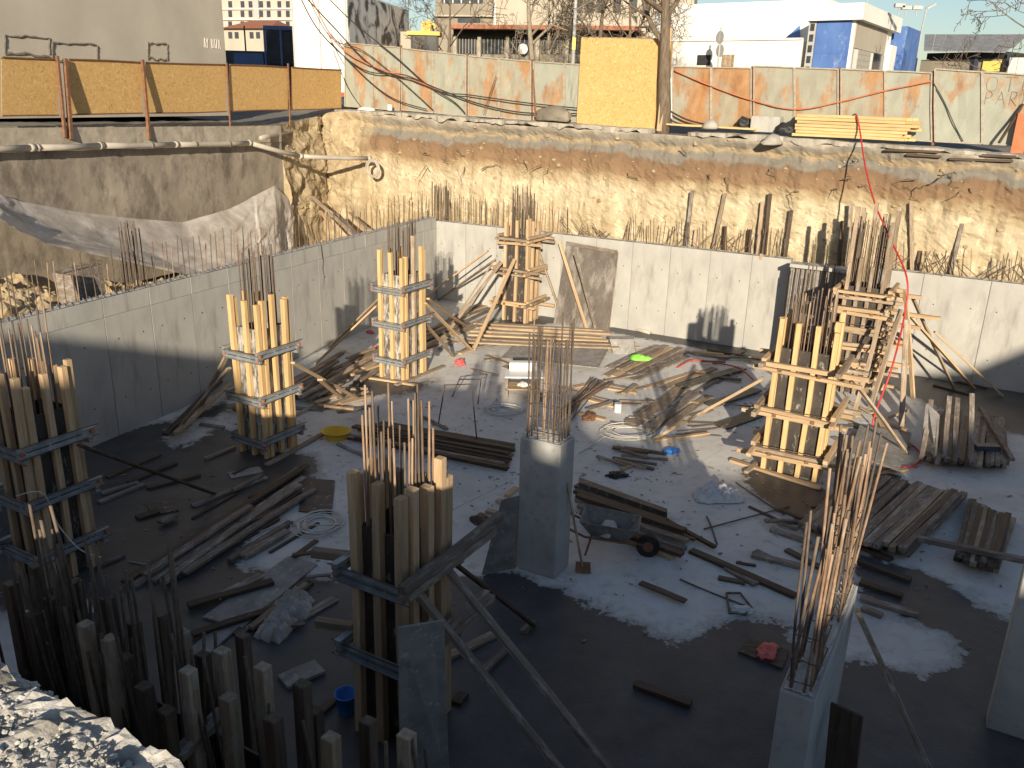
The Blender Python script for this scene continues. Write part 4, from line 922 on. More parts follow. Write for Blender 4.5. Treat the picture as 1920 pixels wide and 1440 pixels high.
def blob(name, c, r, mat, label, cat, amp=.35, fz=.7, seed=0, group=None, sub=4):
    bm = bmesh.new(); bmesh.ops.create_icosphere(bm, subdivisions=sub, radius=1); off = Vector((seed*3.1, seed*1.7, seed))
    for v in bm.verts:
        k = 1+amp*fbm(v.co*1.4+off, 4)+amp*.5*abs(fbm(v.co*4+off, 3)); v.co = Vector((v.co.x*r[0], v.co.y*r[1], max(-.25, v.co.z)*r[2]))*k
    me = bpy.data.meshes.new(name); bm.to_mesh(me); bm.free(); me.polygons.foreach_set('use_smooth', [True]*len(me.polygons))
    zmin = min(v.co.z for v in me.vertices)
    return T(obj(name, me, mat, None, Matrix.Translation(Vector(c)-UP*zmin) @ Matrix.Rotation(seed, 4, 'Z')), label, cat, group)
blob('bin_bag', onpl(1474, 250, FP, -.6), (.3, .25, .22), 'black', 'black bag crumpled beside the fresh board stack', 'bag', seed=3)
blob('bin_bag', onpl(1395, 240, FP, -.3), (.16, .2, .22), 'black', 'black bag at the foot of the rusty fence sheet', 'bag', seed=5)
blob('stone_slab', onpl(1330, 243, FP, -.8), (.24, .2, .2), 'stone', 'grey stone lying on the fresh boards by the tree', 'stone', seed=6, sub=2)
blob('stone_slab', fpt(1447, 272, -1.25), (.4, .25, .2), 'stone', 'grey slab fragment stuck in the bank edge below the board stack', 'stone', seed=7, sub=2)
blob('dirt_mound', onpl(1035, 227, FP, -.35), (1.1, .4, .36), 'beige_wall', 'grey-brown sacking mound against the foot of the metal fence', 'mound', .15, seed=2)
blob('stone_slab', onpl(687, 207, FP, -.5), (.4, .2, .1), 'white_top', 'white chip of board lying at the foot of the metal fence', 'stone', .2, seed=9, sub=2)
T(MB().tube([onpl(731, 207, FP, -.45), onpl(731, 196, FP, -.45)], .09, 10).build('plastic_tub', 'white_top'), 'small white tub standing at the foot of the metal fence', 'tub')
for x0, x1, y0, y1 in ((1660, 1760, 281, 285), (1700, 1765, 290, 294), (1840, 1905, 291, 294), (1780, 1900, 298, 302)):
    T(timber('timber', fpt(x0, y0, -1.1), fpt(x1, y1, -1.1), .1, .06, 'wood_dark'), 'dark timber embedded along the bank edge below the right fence', 'timber', 'timbers in the bank edge')
# cables
def cable(pts, r, mat, label, sag=0, cat='cable', group=None):
    out = []
    for a_, b_ in zip(pts, pts[1:]):
        for q in range(8):
            t = q/8; p = a_.lerp(b_, t); p.z -= sag*4*t*(1-t); out.append(p)
    out.append(pts[-1]); return T(MB().tube(out, r, 6).build('cable', mat, None, True), label, cat, group)
def fcable(px, r, mat, label, off=-.25, group=None, Ys=None):
    pts = [onpl(x, y, FP, off) if not Ys else atY(x, y, Ys[i]) for i, (x, y) in enumerate(px)]
    # smooth through the points
    P = []
    for i in range(len(pts)-1):
        a_, b_ = pts[i], pts[i+1]; m0 = (pts[i+1]-pts[max(0, i-1)])*.5; m1 = (pts[min(len(pts)-1, i+2)]-pts[i])*.5
        for q in range(8):
            t = q/8; P.append(a_*(2*t**3-3*t*t+1)+m0*(t**3-2*t*t+t)+b_*(-2*t**3+3*t*t)+m1*(t**3-t*t))
    P.append(pts[-1]); return T(MB().tube(P, r, 6).build('cable', mat, None, True), label, 'cable', group)
G_ = 'cables strung over the metal fence'
CL = 'black cable sweeping down across the left metal fence'
fcable([(560, -20), (620, 45), (700, 125), (780, 150), (830, 170), (900, 195), (980, 211), (1084, 213)], .025, 'cable', CL, group=G_)
fcable([(556, -20), (600, 60), (680, 130), (760, 141), (830, 172), (880, 178), (980, 192), (1084, 203)], .022, 'cable', CL, group=G_)
fcable([(600, -20), (660, 40), (740, 105), (800, 158), (850, 190), (872, 212)], .02, 'cable', CL, group=G_)
fcable([(620, 80), (690, 150), (740, 186), (800, 205)], .02, 'cable', CL, group=G_)
fcable([(575, -10), (620, 70), (680, 95), (750, 150), (812, 206)], .015, 'cable', CL, group=G_)
fcable([(580, -10), (630, 80), (690, 120), (770, 148), (830, 172)], .022, 'cable_orange', 'orange cable running beside the black ones over the left metal fence')
fcable([(625, 95), (650, 160), (676, 200)], .015, 'cable', CL, group=G_)
fcable([(1264, 132), (1330, 160), (1410, 188), (1490, 205), (1570, 192), (1660, 170), (1748, 152)], .022, 'cable_orange', 'orange cable sagging along the right metal fence', -.08)
fcable([(1750, 155), (1770, 190), (1790, 235), (1806, 265)], .014, 'cable', 'thin dark cable hanging on the right metal fence', -.06)
fcable([(1252, 206), (1290, 225), (1340, 236), (1395, 242)], .03, 'cable', 'thick black cable lying at the foot of the fence by the tree', -.3)
fcable([(1252, 222), (1275, 232), (1330, 240)], .025, 'cable', 'second black cable lying low at the foot of the fence by the tree', -.35)
# red hose from the board stack down into the pit
hp = [onpl(1597, 218, FP, -.35), onpl(1606, 216, FP, -.85), onpl(1613, 250, FP, -1.1), atY(1622, 310, 23.2), atY(1640, 380, 22.0), atY(1668, 445, 21.0), atY(1700, 520, 19.9), atY(1696, 590, 19.6), atY(1672, 690, 18.7), fl(1636, 795, .06), fl(1660, 810, .04), fl(1712, 836, .04), fl(1728, 858, .04), fl(1700, 876, .04), fl(1650, 856, .04), fl(1602, 818, .04)]
P = []
for i in range(len(hp)-1):
    a_, b_ = hp[i], hp[i+1]; m0 = (hp[i+1]-hp[max(0, i-1)])*.5; m1 = (hp[min(len(hp)-1, i+2)]-hp[i])*.5
    for q in range(8):
        t = q/8; P.append(a_*(2*t**3-3*t*t+1)+m0*(t**3-2*t*t+t)+b_*(-2*t**3+3*t*t)+m1*(t**3-t*t))
T(MB().tube(P, .022, 7).build('red_hose', 'hose_red', None, True), 'red hose running from the board stack down to the pit floor', 'hose')
# ---- trees
def tree(name, base, h, r0, label, seed, depth=4, mat='bark', lean=(0, 0), first=.35, spread=.75, nb=4):
    rnd = random.Random(seed); e = empty(name, base, label, 'tree', 'bare winter trees')
    tr, br = MB(), MB()
    def limb(mb, p, d, L, r, lev):
        n = 5 if lev else 8; pts = [p.copy()]; dd = d.copy()
        for q in range(n):
            dd = (dd+Vector((rnd.gauss(0, .10), rnd.gauss(0, .10), rnd.gauss(.03, .06)))*(1 if lev else .35)).normalized(); pts.append(pts[-1]+dd*(L/n))
        rs = [max(.012, r*(1-.72*q/n)) for q in range(n+1)]; mb.tube(pts, rs, 8 if lev == 0 else (5 if lev < 3 else 3))
        if lev >= depth: return
        cnt = nb+2 if lev == 0 else nb
        for q in range(cnt):
            f = first+(1-first)*(q+rnd.random())/cnt if lev == 0 else .25+.75*(q+rnd.random())/cnt
            f = min(.98, f); i = min(n-1, int(f*n)); a = pts[i].lerp(pts[i+1], f*n-i); t = (pts[i+1]-pts[i]).normalized()
            ang = rnd.random()*6.28; s = t.cross(Vector((math.cos(ang), math.sin(ang), .2))).normalized()
            nd = (t*(1-spread*.6)+s*spread+UP*.1).normalized()
            limb(br, a, nd, L*rnd.uniform(.36, .58)*(1.15 if lev == 0 else 1), r*(1-.7*f)*.62, lev+1)
    limb(tr, Vector((0, 0, -.2)), Vector((lean[0], lean[1], 1)).normalized(), h, r0, 0)
    obj('trunk', tr.mesh('trunk', True), mat, e, Matrix.Translation(base)); obj('crown', br.mesh('crown', True), mat, e, Matrix.Translation(base))
    return e
tb = onpl(1243, 244, FP, -.55)
tree('bare_tree', tb, 6.6, .23, 'large bare tree standing at the pit edge right of the chipboard box', 5, 4, 'bark', (.03, 0), .36, .8, 6)
for (x, y), Y, h, r, s, lab, mt_ in (((1004, 122), 44, 8, .17, 12, 'bare tree behind the left metal fence, nearest the street lamp', 'bark_pale'), ((1024, 122), 45, 7, .12, 18, 'slim bare tree just right of the one near the street lamp', 'bark_pale'), ((842, 106), 47, 6.5, .1, 14, 'bare tree beside the yellow excavator', 'bark'), ((1105, 118), 45, 7.5, .16, 15, 'bare leaning tree behind the top of the chipboard box', 'bark'), ((1180, 118), 46, 7, .12, 16, 'bare tree between the chipboard box and the white building', 'bark')):
    b0 = atY(x, y, Y); b0.z = 6.2; tree('bare_tree', b0, h, r, lab, s, 4, mt_, (.15 if x == 1105 else 0, 0), .22, .8, 5)
b0 = atY(1985, 120, 34); b0.z = 6.1; tree('bare_tree', b0, 5.0, .1, 'bare branches reaching in from the upper right corner', 21, 4, 'bark', (-.35, 0), .3, .8)
pb = onpl(1236, 246, FP, -.75); T(timber('standing_board', pb, onpl(1256, 52, FP, -.7), .16, .06, 'wood_pine', None, up=E2), 'tall rough plank standing upright against the bare tree', 'plank')
# ---- street lamp and pole
lp0 = atY(1074, 125, 40); lp0.z = 6.2
e = empty('street_lamp', lp0, 'grey street lamp pole with a yellow tag behind the metal fence', 'lamp post')
MB().tube([lp0, lp0+UP*4, lp0+UP*9], [.09, .08, .06], 10).build('pole', 'pole_grey', e, True)
q = atY(1076, 82, 40); MB().box(Vector((lp0.x, lp0.y-.09, q.z)), (.14, .04, .5)).build('tag', 'sign_yellow', e)
MB().tube([lp0+UP*9, lp0+UP*9.3+Vector((.4, 0, 0)), lp0+UP*9.35+Vector((1.2, 0, 0))], .04, 6).build('arm', 'pole_grey', e, True)
MB().box(lp0+UP*9.35+Vector((1.4, 0, 0)), (.6, .2, .12)).build('lamp_head', 'pole_grey', e)
lp1 = atY(1729, 52, 60); tp1_ = atY(1738, 14, 60)
e = empty('street_lamp', Vector((lp1.x, lp1.y, 6.2)), 'slim street lamp above the blue tower at the right', 'lamp post')
MB().tube([Vector((lp1.x, lp1.y, 6.2)), lp1, tp1_], .05, 6).build('pole', 'pole_grey', e)
MB().box(tp1_+Vector((.25, 0, .08)), (.6, .2, .12), (Vector((.8, 0, .45)).normalized(), Vector((0, 1, 0)), Vector((-.45, 0, .8)).normalized())).build('lamp_head', 'pole_grey', e)
sg = atY(1347, 125, 42); sg.z = 6.2; q = atY(1352, 50, 42)
e = empty('sign_pole', sg, 'grey pole with two round signs seen edge-on before the white building', 'sign')
MB().tube([sg, q], .04, 6).build('pole', 'pole_grey', e)
for y in (70, 95):
    c = atY(1350, y, 42); MB().tube([c-Vector((.02, .01, 0)), c+Vector((.02, .01, 0))], .28, 14).build('sign_disc', 'pole_grey', e)
# ================================================================== BUILDINGS AND VEHICLES BEHIND THE FENCES
random.seed(23)
def face(name, pl, x0, x1, y0, y1, mat, par, off=0.0, th=.06, z0=None, z1=None):
    """upright box on a vertical plane; its front lies at off (negative = towards the camera)"""
    ym, xm = (y0+y1)/2, (x0+x1)/2
    A, B = onpl(x0, ym, pl, off), onpl(x1, ym, pl, off)
    zt = onpl(xm, y0, pl, off).z if z1 is None else z1; zb = onpl(xm, y1, pl, off).z if z0 is None else z0
    A.z = B.z = 0; n = pl[1]*th
    return MB().hexa([A+UP*zb, B+UP*zb, B+n+UP*zb, A+n+UP*zb, A+UP*zt, B+UP*zt, B+n+UP*zt, A+n+UP*zt]).build(name, mat, par)
GZ = 6.15
# grey rendered building, upper left
pl = (RP[0]+RP[1]*2.6, RP[1])
gb = empty('grey_building', onpl(426, 119, pl)*1.0, 'big windowless grey rendered building behind the chipboard fence at the left', 'building'); gb.location.z = GZ
A = onpl(423, 100, pl); A.z = 0; B = A-rdir*26
MB().hexa([B+UP*GZ, A+UP*GZ, A+RP[1]*12+UP*GZ, B+RP[1]*12+UP*GZ, B+UP*15, A+UP*15, A+RP[1]*12+UP*15, B+RP[1]*12+UP*15]).build('wall', 'render_grey', gb)
MB().hexa([B+UP*15.003-RP[1]*.3, A+UP*15.003-RP[1]*.3, A+RP[1]*12.3+UP*15.003, B+RP[1]*12.3+UP*15.003, B+UP*15.3-RP[1]*.3, A+UP*15.3-RP[1]*.3, A+RP[1]*12.3+UP*15.3, B+RP[1]*12.3+UP*15.3]).build('roof', 'roof_grey', gb)
for x0, x1, y0, y1 in ((9, 92, 66, 104), (98, 182, 79, 118), (277, 313, 82, 112)):
    o = MB()
    c = [onpl(x0, y1-2, pl, -.012), onpl(x0, y0, pl, -.012), onpl(x1, y0+5*(x1-x0)/84, pl, -.012), onpl(x1, y1, pl, -.012)]
    for a_, b_ in zip(c, c[1:]+c[:1]):
        n_ = 9; pts = [a_.lerp(b_, q/n_)+Vector((0, 0, .02*random.gauss(0, 1))) for q in range(n_+1)]; o.tube(pts, [.03*random.uniform(.6, 1.4) for _ in pts], 5)
    o.build('mortar_outline', 'mortar_dark', gb)
strokes('AY BAZA', onpl(383, 89, pl, -.004), rdir, .125, .30, .014, 'ink_white', gb, pl[1])
# pink apartment block far away
def windows(par, pl, xs, ys, wx, wy, mat='glass', frame_m=None):
    for x in xs:
        for y in ys:
            f_ = face('window', pl, x, x+wx, y, y+wy, mat, par, -.06, .05)
ap = plane(atY(418, 50, 150), atY(560, 50, 146))
e = empty('apartment_block', atY(490, 60, 148), 'far pink apartment block with rows of small windows', 'building'); e.location.z = GZ
face('wall', ap, 405, 560, -60, 80, 'pink_wall', e, 0, 12, z0=GZ)
for x in (451, 466, 486, 500, 520, 536, 428): windows(e, ap, [x], (-22, 2, 20, 40), 7, 12)
face('stair_strip', ap, 474, 483, -60, 40, 'pole_grey', e, -.3, .3)
for y in (16, 36): face('string_course', ap, 405, 560, y, y+1.5, 'white_wall', e, -.4, .4)
# small house with a red roof
hp_ = plane(atY(424, 70, 85), atY(505, 70, 84)); hn = hp_[1]
e = empty('small_house', atY(460, 90, 85), 'small cream house with a red hipped tile roof beyond the yard', 'house'); e.location.z = GZ
face('wall', hp_, 418, 498, 52, 110, 'cream_wall', e, 0, 7, z0=GZ)
a_, b_ = onpl(413, 53, hp_, -.5), onpl(505, 53, hp_, -.5); zt = onpl(450, 37, hp_, 3).z; c_ = a_.lerp(b_, .2)+hn*4; d_ = a_.lerp(b_, .75)+hn*4; c_.z = d_.z = zt
MB().add([a_, b_, b_+hn*8, a_+hn*8, c_, d_], [(0, 1, 5, 4), (1, 2, 5), (2, 3, 4, 5), (3, 0, 4), (3, 2, 1, 0)]).build('roof', 'brick_red', e)
for x in (428, 440, 468, 480): face('window', hp_, x, x+7, 60, 72, 'glass', e, -.06, .05)
# white truck trailer with printed side
t1 = Vector((.985, -.17, 0)).normalized(); t2 = Vector((.17, .985, 0)).normalized()
tc = atY(652, 60, 40); tc.z = 0; tpl = (tc, t2); spl = (tc, t1)
e = empty('truck_trailer', tc+UP*GZ, 'tall white truck trailer seen from behind, its side printed with a dark picture', 'truck')
Wd = 2.55; zb, zt = GZ+.75, onpl(600, -22, tpl).z
MB().box(tc-t1*(Wd/2)+t2*4.6+UP*((zb+zt)/2), (Wd, 9.2, zt-zb), (t1, t2, UP)).build('box_body', 'white_wall', e)
for k in (-.5, 0, .5): MB().box(tc-t1*(Wd/2+k*Wd*.96)-t2*.025+UP*((zb+zt)/2), (.05, .03, zt-zb-.1), (t1, t2, UP)).build('door_bar', 'pole_grey', e)
MB().box(tc-t1*(Wd/2)-t2*.03+UP*(zb+.13), (Wd, .05, .26), (t1, t2, UP)).build('bumper', 'white_wall', e)
for k in (.06, .8): MB().box(tc-t1*(Wd*(1-k)-.3)-t2*.06+UP*(zb+.09), (.6, .03, .16), (t1, t2, UP)).build('reflector', 'red_refl', e)
MB().box(tc+t1*.012+t2*4.6+UP*((zb+zt)/2), (.02, 9.0, zt-zb-.15), (t1, t2, UP)).build('printed_side', 'graphic', e)
for s in (.4, 1.3, 7): 
    for k in (0, 1): MB().tube([tc-t1*(.1+k*2.1)+t2*(s+.3)+UP*(GZ+.5), tc-t1*(.4+k*2.1)+t2*(s+.3)+UP*(GZ+.5)], .5, 16).build('wheel', 'rubber', e)
# tractor in the shade of the grey building
def rbox(mb, c, size, ax=None): mb.box(c, size, ax); return mb
tr = atY(520, 118, 46); tr.z = GZ; e = empty('tractor', tr, 'dark blue tractor with a glazed cab parked left of the white truck', 'tractor')
ks = (atY(520, 50, 46).z-GZ)/2.61; q = lambda x, y, z: tr+Vector((x*1.15, y, z*ks))
MB().box(q(-.2, 0, 1.0), (2.9*1.15, .9, .7*ks)).build('chassis', 'tractor_dark', e); MB().box(q(-1.15, 0, 1.55), (1.3*1.15, .8, .42*ks)).build('hood', 'tractor_blue', e)
MB().box(q(.35, 0, 2.55), (1.45*1.15, 1.3, .12*ks)).build('cab_roof', 'tractor_blue', e)
for x in (-.35, .35, 1.02):
    for y in (-.6, .6): MB().box(q(x, y, 1.95), (.08*1.15, .08, 1.1*ks)).build('cab_pillar', 'tractor_blue', e)
MB().box(q(.35, 0, 1.95), (1.3*1.15, 1.14, 1.0*ks)).build('cab_glass', 'glass', e)
for x, r_ in ((.6, .75), (-1.3, .5)):
    for y in (-.75, .75): o = MB().tube([q(x, y-.18, r_), q(x, y+.18, r_)], r_, 18).build('wheel', 'rubber', e); obj('rim', MB().tube([q(x, y-.2, r_), q(x, y+.2, r_)], r_*.5, 12).mesh(), 'tractor_dark', o)
MB().tube([q(-1.3, -.2, 1.7), q(-1.3, -.2, 2.6)], .04, 6).build('exhaust', 'tractor_dark', e)
# backhoe loader
ex = atY(795, 110, 47); ex.z = GZ; e = empty('excavator', ex, 'yellow backhoe excavator with raised boom behind the metal fence', 'excavator')
z_ = lambda y: atY(795, y, 47).z
q = lambda x, y, z: ex+Vector((x, y, z))
zc0, zc1 = z_(97)-GZ, z_(68)-GZ
MB().box(q(0, 0, (zc0+.9)/2+.0), (2.2, 1.1, zc0-.9)).build('chassis', 'machine_yellow', e)
MB().box(q(.1, 0, (zc0+zc1)/2), (1.2, 1.2, zc1-zc0)).build('cab_glass', 'glass', e); MB().box(q(.05, 0, zc1+.1), (1.65, 1.5, .18)).build('cab_roof', 'machine_yellow', e)
for x in (-.55, .15, .72): MB().box(q(x, -.62, (zc0+zc1)/2), (.09, .07, zc1-zc0)).build('cab_pillar', 'black', e)
mb = MB(); mb.box(Vector((ex.x+.05, ex.y+.9, (z_(68)+z_(40))/2)), (.45, .5, z_(38)-z_(68))); mb.box(Vector((ex.x+.3, ex.y+.9, z_(43))), (.55, .3, .24), (Vector((.8, 0, -.6)), Vector((0, 1, 0)), Vector((.6, 0, .8)))); mb.build('boom', 'machine_yellow', e)
MB().tube([Vector((ex.x+.35, ex.y+.6, z_(45))), Vector((ex.x+.55, ex.y+.6, z_(70)))], .05, 8).build('hydraulic_hose', 'black', e)
MB().box(q(-.85, -.1, zc0+.45), (.55, .9, .9)).build('engine_cover', 'cream_wall', e)
for x in (-.9, .9):
    for y in (-.7, .7): MB().tube([q(x, y-.18, .6), q(x, y+.18, .6)], .6, 16).build('wheel', 'rubber', e)
def vehicle(px, Y, label, mat, L=2.2, w_=1.6, h=1.9, cat='van'):
    c = atY(*px, Y); c.z = GZ; e = empty('parked_vehicle', c, label, cat); q = lambda x, y, z: c+Vector((x, y, z))
    MB().hexa([q(-L/2, -w_/2, .4), q(L/2, -w_/2, .4), q(L/2, w_/2, .4), q(-L/2, w_/2, .4), q(-L/2, -w_/2, h*.62), q(L/2, -w_/2, h*.62), q(L/2, w_/2, h*.62), q(-L/2, w_/2, h*.62)]).build('body', mat, e)
    MB().hexa([q(-L/2+.05, -w_/2+.05, h*.62), q(L/2-.05, -w_/2+.05, h*.62), q(L/2-.05, w_/2, h*.62), q(-L/2+.05, w_/2, h*.62), q(-L/2+.25, -w_/2+.35, h), q(L/2-.25, -w_/2+.35, h), q(L/2-.25, w_/2, h), q(-L/2+.25, w_/2, h)]).build('cabin', mat, e)
    MB().hexa([q(-L/2+.15, -w_/2+.03, h*.65), q(L/2-.15, -w_/2+.03, h*.65), q(L/2-.15, -w_/2+.08, h*.65), q(-L/2+.15, -w_/2+.08, h*.65), q(-L/2+.3, -w_/2+.29, h*.95), q(L/2-.3, -w_/2+.29, h*.95), q(L/2-.3, -w_/2+.34, h*.95), q(-L/2+.3, -w_/2+.34, h*.95)]).build('windscreen', 'glass', e)
    for x in (-.7, .7): MB().tube([q(x*L/2, -w_/2+.02, .35), q(x*L/2, -w_/2+.25, .35)], .35, 12).build('wheel', 'rubber', e)
vehicle((858, 108), 52, 'grey-blue parked van showing its windscreen over the metal fence', 'tractor_blue', 1.8, 1.6, 2.75)
vehicle((824, 106), 56, 'dark parked van just behind the yellow excavator', 'tractor_dark', 2.0, 1.6, 2.75)
c = atY(884, 104, 50); c.z = GZ; e = empty('orange_machine', c, 'small orange machine behind the rusty fence sheets', 'machine')
MB().box(c+UP*1.3, (.5, .5, 2.0)).build('housing', 'machine_yellow', e); MB().tube([c+Vector((.1, 0, 2.3)), c+Vector((.5, 0, 2.9)), c+Vector((.75, 0, 2.5))], .1, 8).build('chute', 'pole_grey', e)
# low workshop with pillars
wp = plane(atY(840, 90, 64), atY(1245, 90, 61))
e = empty('workshop', onpl(950, 118, wp), 'long low grey workshop with concrete pillars, barred windows and a rusty eave', 'building'); e.location.z = GZ
face('wall', wp, 838, 1255, 66, 118, 'beige_wall', e, .5, 9, z0=GZ)
face('eave', wp, 842, 1195, 47, 55, 'brick_red', e, -1.6, 11); face('dark_band', wp, 850, 1190, 55.4, 67, 'dark_gap', e, -.4, 1.2)  # near-black band between the eave and the wall
for x in (850, 895, 948, 1005, 1060, 1110, 1160): face('pillar', wp, x, x+6, 67, 118, 'cream_wall', e, -.05, .5, z0=GZ)
for x0, x1 in ((859, 893), (904, 945), (957, 1002), (1015, 1055), (1068, 1105)):
    o = face('window', wp, x0, x1, 70, 101, 'glass', e, .42, .06)
    for k in range(6): 
        xx = x0+(x1-x0)*(k+.5)/6; t_ = face('window_bar', wp, xx-.7, xx+.7, 70, 101, 'beige_wall', o, .36, .05)
c = onpl(981, 92, wp, .3); MB().tube([c, c-wp[1]*.12], .42, 20).build('round_vent', 'black', e); MB().tube([c-wp[1]*.121, c-wp[1]*.14], .34, 20).build('vent_cover', 'white_wall', e)
# factory blocks behind
fp = plane(atY(815, 30, 80), atY(1245, 30, 76))
e = empty('factory_block', onpl(870, 100, fp), 'beige multi-storey factory block with a ribbon window behind the workshop', 'building'); e.location.z = GZ
face('wall', fp, 816, 926, -70, 118, 'beige_wall', e, 0, 12, z0=GZ); face('window_band', fp, 858, 900, 33, 42, 'glass', e, -.08, .06); face('window_band', fp, 828, 905, -8, 6, 'glass', e, -.08, .06); face('ledge', fp, 816, 926, 28, 31, 'cream_wall', e, -.4, .4)
for k in range(5): face('window_bar', fp, 832+k*16, 834+k*16, -8, 6, 'white_wall', e, -.14, .05)
e = empty('factory_block', onpl(1080, 100, fp), 'tall cream factory block with dark upper windows behind the bare trees', 'building'); e.location.z = GZ
face('wall', fp, 927, 1300, -70, 118, 'cream_wall', e, -.6, 12, z0=GZ)
for x in (1078, 1098, 1120, 1150, 1180, 1205): face('window', fp, x, x+15, -12, 24, 'glass', e, -.68, .06)
face('downpipe', fp, 926, 930, -70, 118, 'white_wall', e, -.9, .2)
# white showroom with blue corner
d1 = Vector((.83, -.557, 0)).normalized(); d2 = Vector((.557, .83, 0)).normalized()
C0 = atY(1604, 130, 40); C0.z = 0; lf = (C0, d2); rf = (C0, d1*-1)
rf = (C0, Vector((-d1.x, -d1.y, 0)))      # right hand face: normal pointing away from the camera side is -d1
e = empty('white_showroom', C0+UP*GZ, 'white flat-roofed showroom with a blue corner panel and roller shutters', 'building')
zR = atY(1604, 36, 40).z; zT = atY(1604, 4, 40).z
def lx(x): p = onpl(x, 60, lf); return (p-C0).dot(d1)
def rx(x):
    d = ray(x, 90); n = Vector((d2.y, -d2.x, 0)); t = ((C0-CAM).dot(n))/d.dot(n); return (CAM+d*t-C0).dot(d2)
Lw = -lx(1512); Rd = rx(1682)
def blk(name, a0, a1, b0, b1, z0, z1, mat): return MB().box(C0+d1*((a0+a1)/2)+d2*((b0+b1)/2)+UP*((z0+z1)/2), (a1-a0, b1-b0, z1-z0), (d1, d2, UP)).build(name, mat, e)
blk('wall', -Lw, -.35, .35, Rd, GZ-.2, zR+.1, 'white_wall')
blk('parapet', -Lw-.1, 0, 0, Rd+.3, zR, zT, 'white_wall')
blk('blue_panel', lx(1527), lx(1592), .27, .345, GZ, zR-.003, 'blue_paint')
for k in (.35, .7): z = GZ+(zR-GZ)*k; blk('panel_joint', lx(1527), lx(1592), .255, .268, z, z+.03, 'blue_paint')
blk('lattice', lx(1512), lx(1526), .27, .345, GZ, zR+.2, 'pole_grey')
for k in range(7): z = zR-.1-k*.45; blk('lattice_gap', lx(1513)+.05, lx(1525)-.05, .255, .268, z-.3, z, 'glass')
zS = atY(1604, 88, 40).z
blk('fascia', -.349, -.30, .4, rx(1672), zS, zR-.003, 'cream_wall')
for x0, x1, m_ in ((1582, 1616, 'shutter'), (1620, 1648, 'shutter'), (1650, 1674, 'glass')):
    a0, a1 = max(.42, rx(x0+4)), rx(x1)
    o = blk('shutter' if m_ == 'shutter' else 'shop_window', -.349, -.32, a0, a1, GZ, zS-.01, m_)
    if m_ == 'shutter':
        for k in range(14):
            z = GZ+(zS-GZ)*k/14; obj('slat', MB().box(C0+d1*(-.312)+d2*((a0+a1)/2)+UP*(z+.1), (.012, a1-a0-.04, .13), (d1, d2, UP)).mesh(), 'shutter', o)
blk('corner_pillar', -.349, -.1, rx(1676), rx(1676)+1.2, GZ, atY(1690, 80, 44).z, 'white_wall')
p = rx(1690); blk('blue_tower', -1.6, .15, p, p+3.5, GZ, atY(1700, 45, 46).z, 'blue_paint')
a0 = lx(1262)-3; blk('low_wing', a0, lx(1500), .6, 8, GZ, onpl(1400, 76, lf, .6).z, 'white_wall')
zu = onpl(1400, 4, lf, 4).z; blk('upper_wing', a0, lx(1500), 4, 12, GZ+.1, zu, 'white_wall')
blk('coping', a0, lx(1500), .5, .7, onpl(1400, 76, lf, .6).z+.003, onpl(1400, 76, lf, .6).z+.08, 'white_wall')
fz = lambda x0, x1, y0, y1, nm, m_: face(nm, (C0+d2*.6, d2), x0, x1, y0, y1, m_, e, -.05, .045)
fz(1307, 1332, 103, 122, 'window', 'black'); fz(1353, 1376, 102, 125, 'boarded_window', 'wood_pine')
for k in range(5): face('board', (C0+d2*.6, d2), 1354+k*4.5, 1357+k*4.5, 103, 124, 'wood_old', e, -.09, .035)
pa = [onpl(1468, 76, (C0+d2*3.9, d2)), onpl(1500, 76, (C0+d2*3.9, d2)), onpl(1500, 48, (C0+d2*3.9, d2))]
MB().add(pa+[p_-d2*.08 for p_ in pa], [(0, 1, 2), (5, 4, 3), (0, 2, 5, 3), (1, 4, 5, 2)]).build('stair_side', 'blue_paint', e)
for x, y in ((1625, 3), (1684, 22), (1697, 26), (1717, 26)):
    c = atY(x, y+6, 43); o = MB(); o.tube([c, c+UP*.35], .03, 6); o.box(c+UP*.4, (.45, .2, .16)); o.build('roof_fixture', 'pole_grey', e)
# old shed at the far right
sp = plane(atY(1735, 110, 52), atY(1960, 110, 47)); sn = sp[1]
e = empty('old_shed', onpl(1830, 135, sp), 'old shed with patched grey sheet roof at the far right', 'shed'); e.location.z = GZ
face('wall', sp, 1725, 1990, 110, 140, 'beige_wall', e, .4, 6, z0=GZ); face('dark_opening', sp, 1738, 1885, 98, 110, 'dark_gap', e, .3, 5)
a_, b_ = onpl(1732, 96, sp, -.6), onpl(1885, 99, sp, -.6); a2, b2 = onpl(1734, 66, sp, 4.5), onpl(1930, 66, sp, 4.5)
nr_ = 9
for k in range(nr_):
    t0, t1_ = k/nr_, (k+1)/nr_-.004
    q0, q1_, q2, q3 = a_.lerp(b_, t0), a_.lerp(b_, t1_), a2.lerp(b2, t1_), a2.lerp(b2, t0)
    MB().hexa([q0, q1_, q2, q3, q0+UP*.05, q1_+UP*.05, q2+UP*.05, q3+UP*.05]).build('roof_sheet', 'roof_grey', e)
face('yellow_notice', sp, 1842, 1876, 114, 134, 'sign_yellow', e, .28, .05)
for k in range(9): face('white_cladding', sp, 1890+k*8, 1897+k*8, 108, 150, 'white_wall', e, -.3+.02*(k % 2), .1)
for x in (1826, 1886): face('post', sp, x, x+5, 99, 140, 'tractor_dark', e, .1, .2, z0=GZ)
# yard clutter silhouettes: dark low wall in the tractor yard
yp = plane(atY(425, 110, 42), atY(560, 110, 42))
e = empty('yard_wall', onpl(480, 122, yp), 'dark low yard wall behind the chipboard fence', 'wall'); e.location.z = GZ
face('wall', yp, 420, 556, 96, 125, 'tractor_dark', e, 6, .3, z0=GZ)
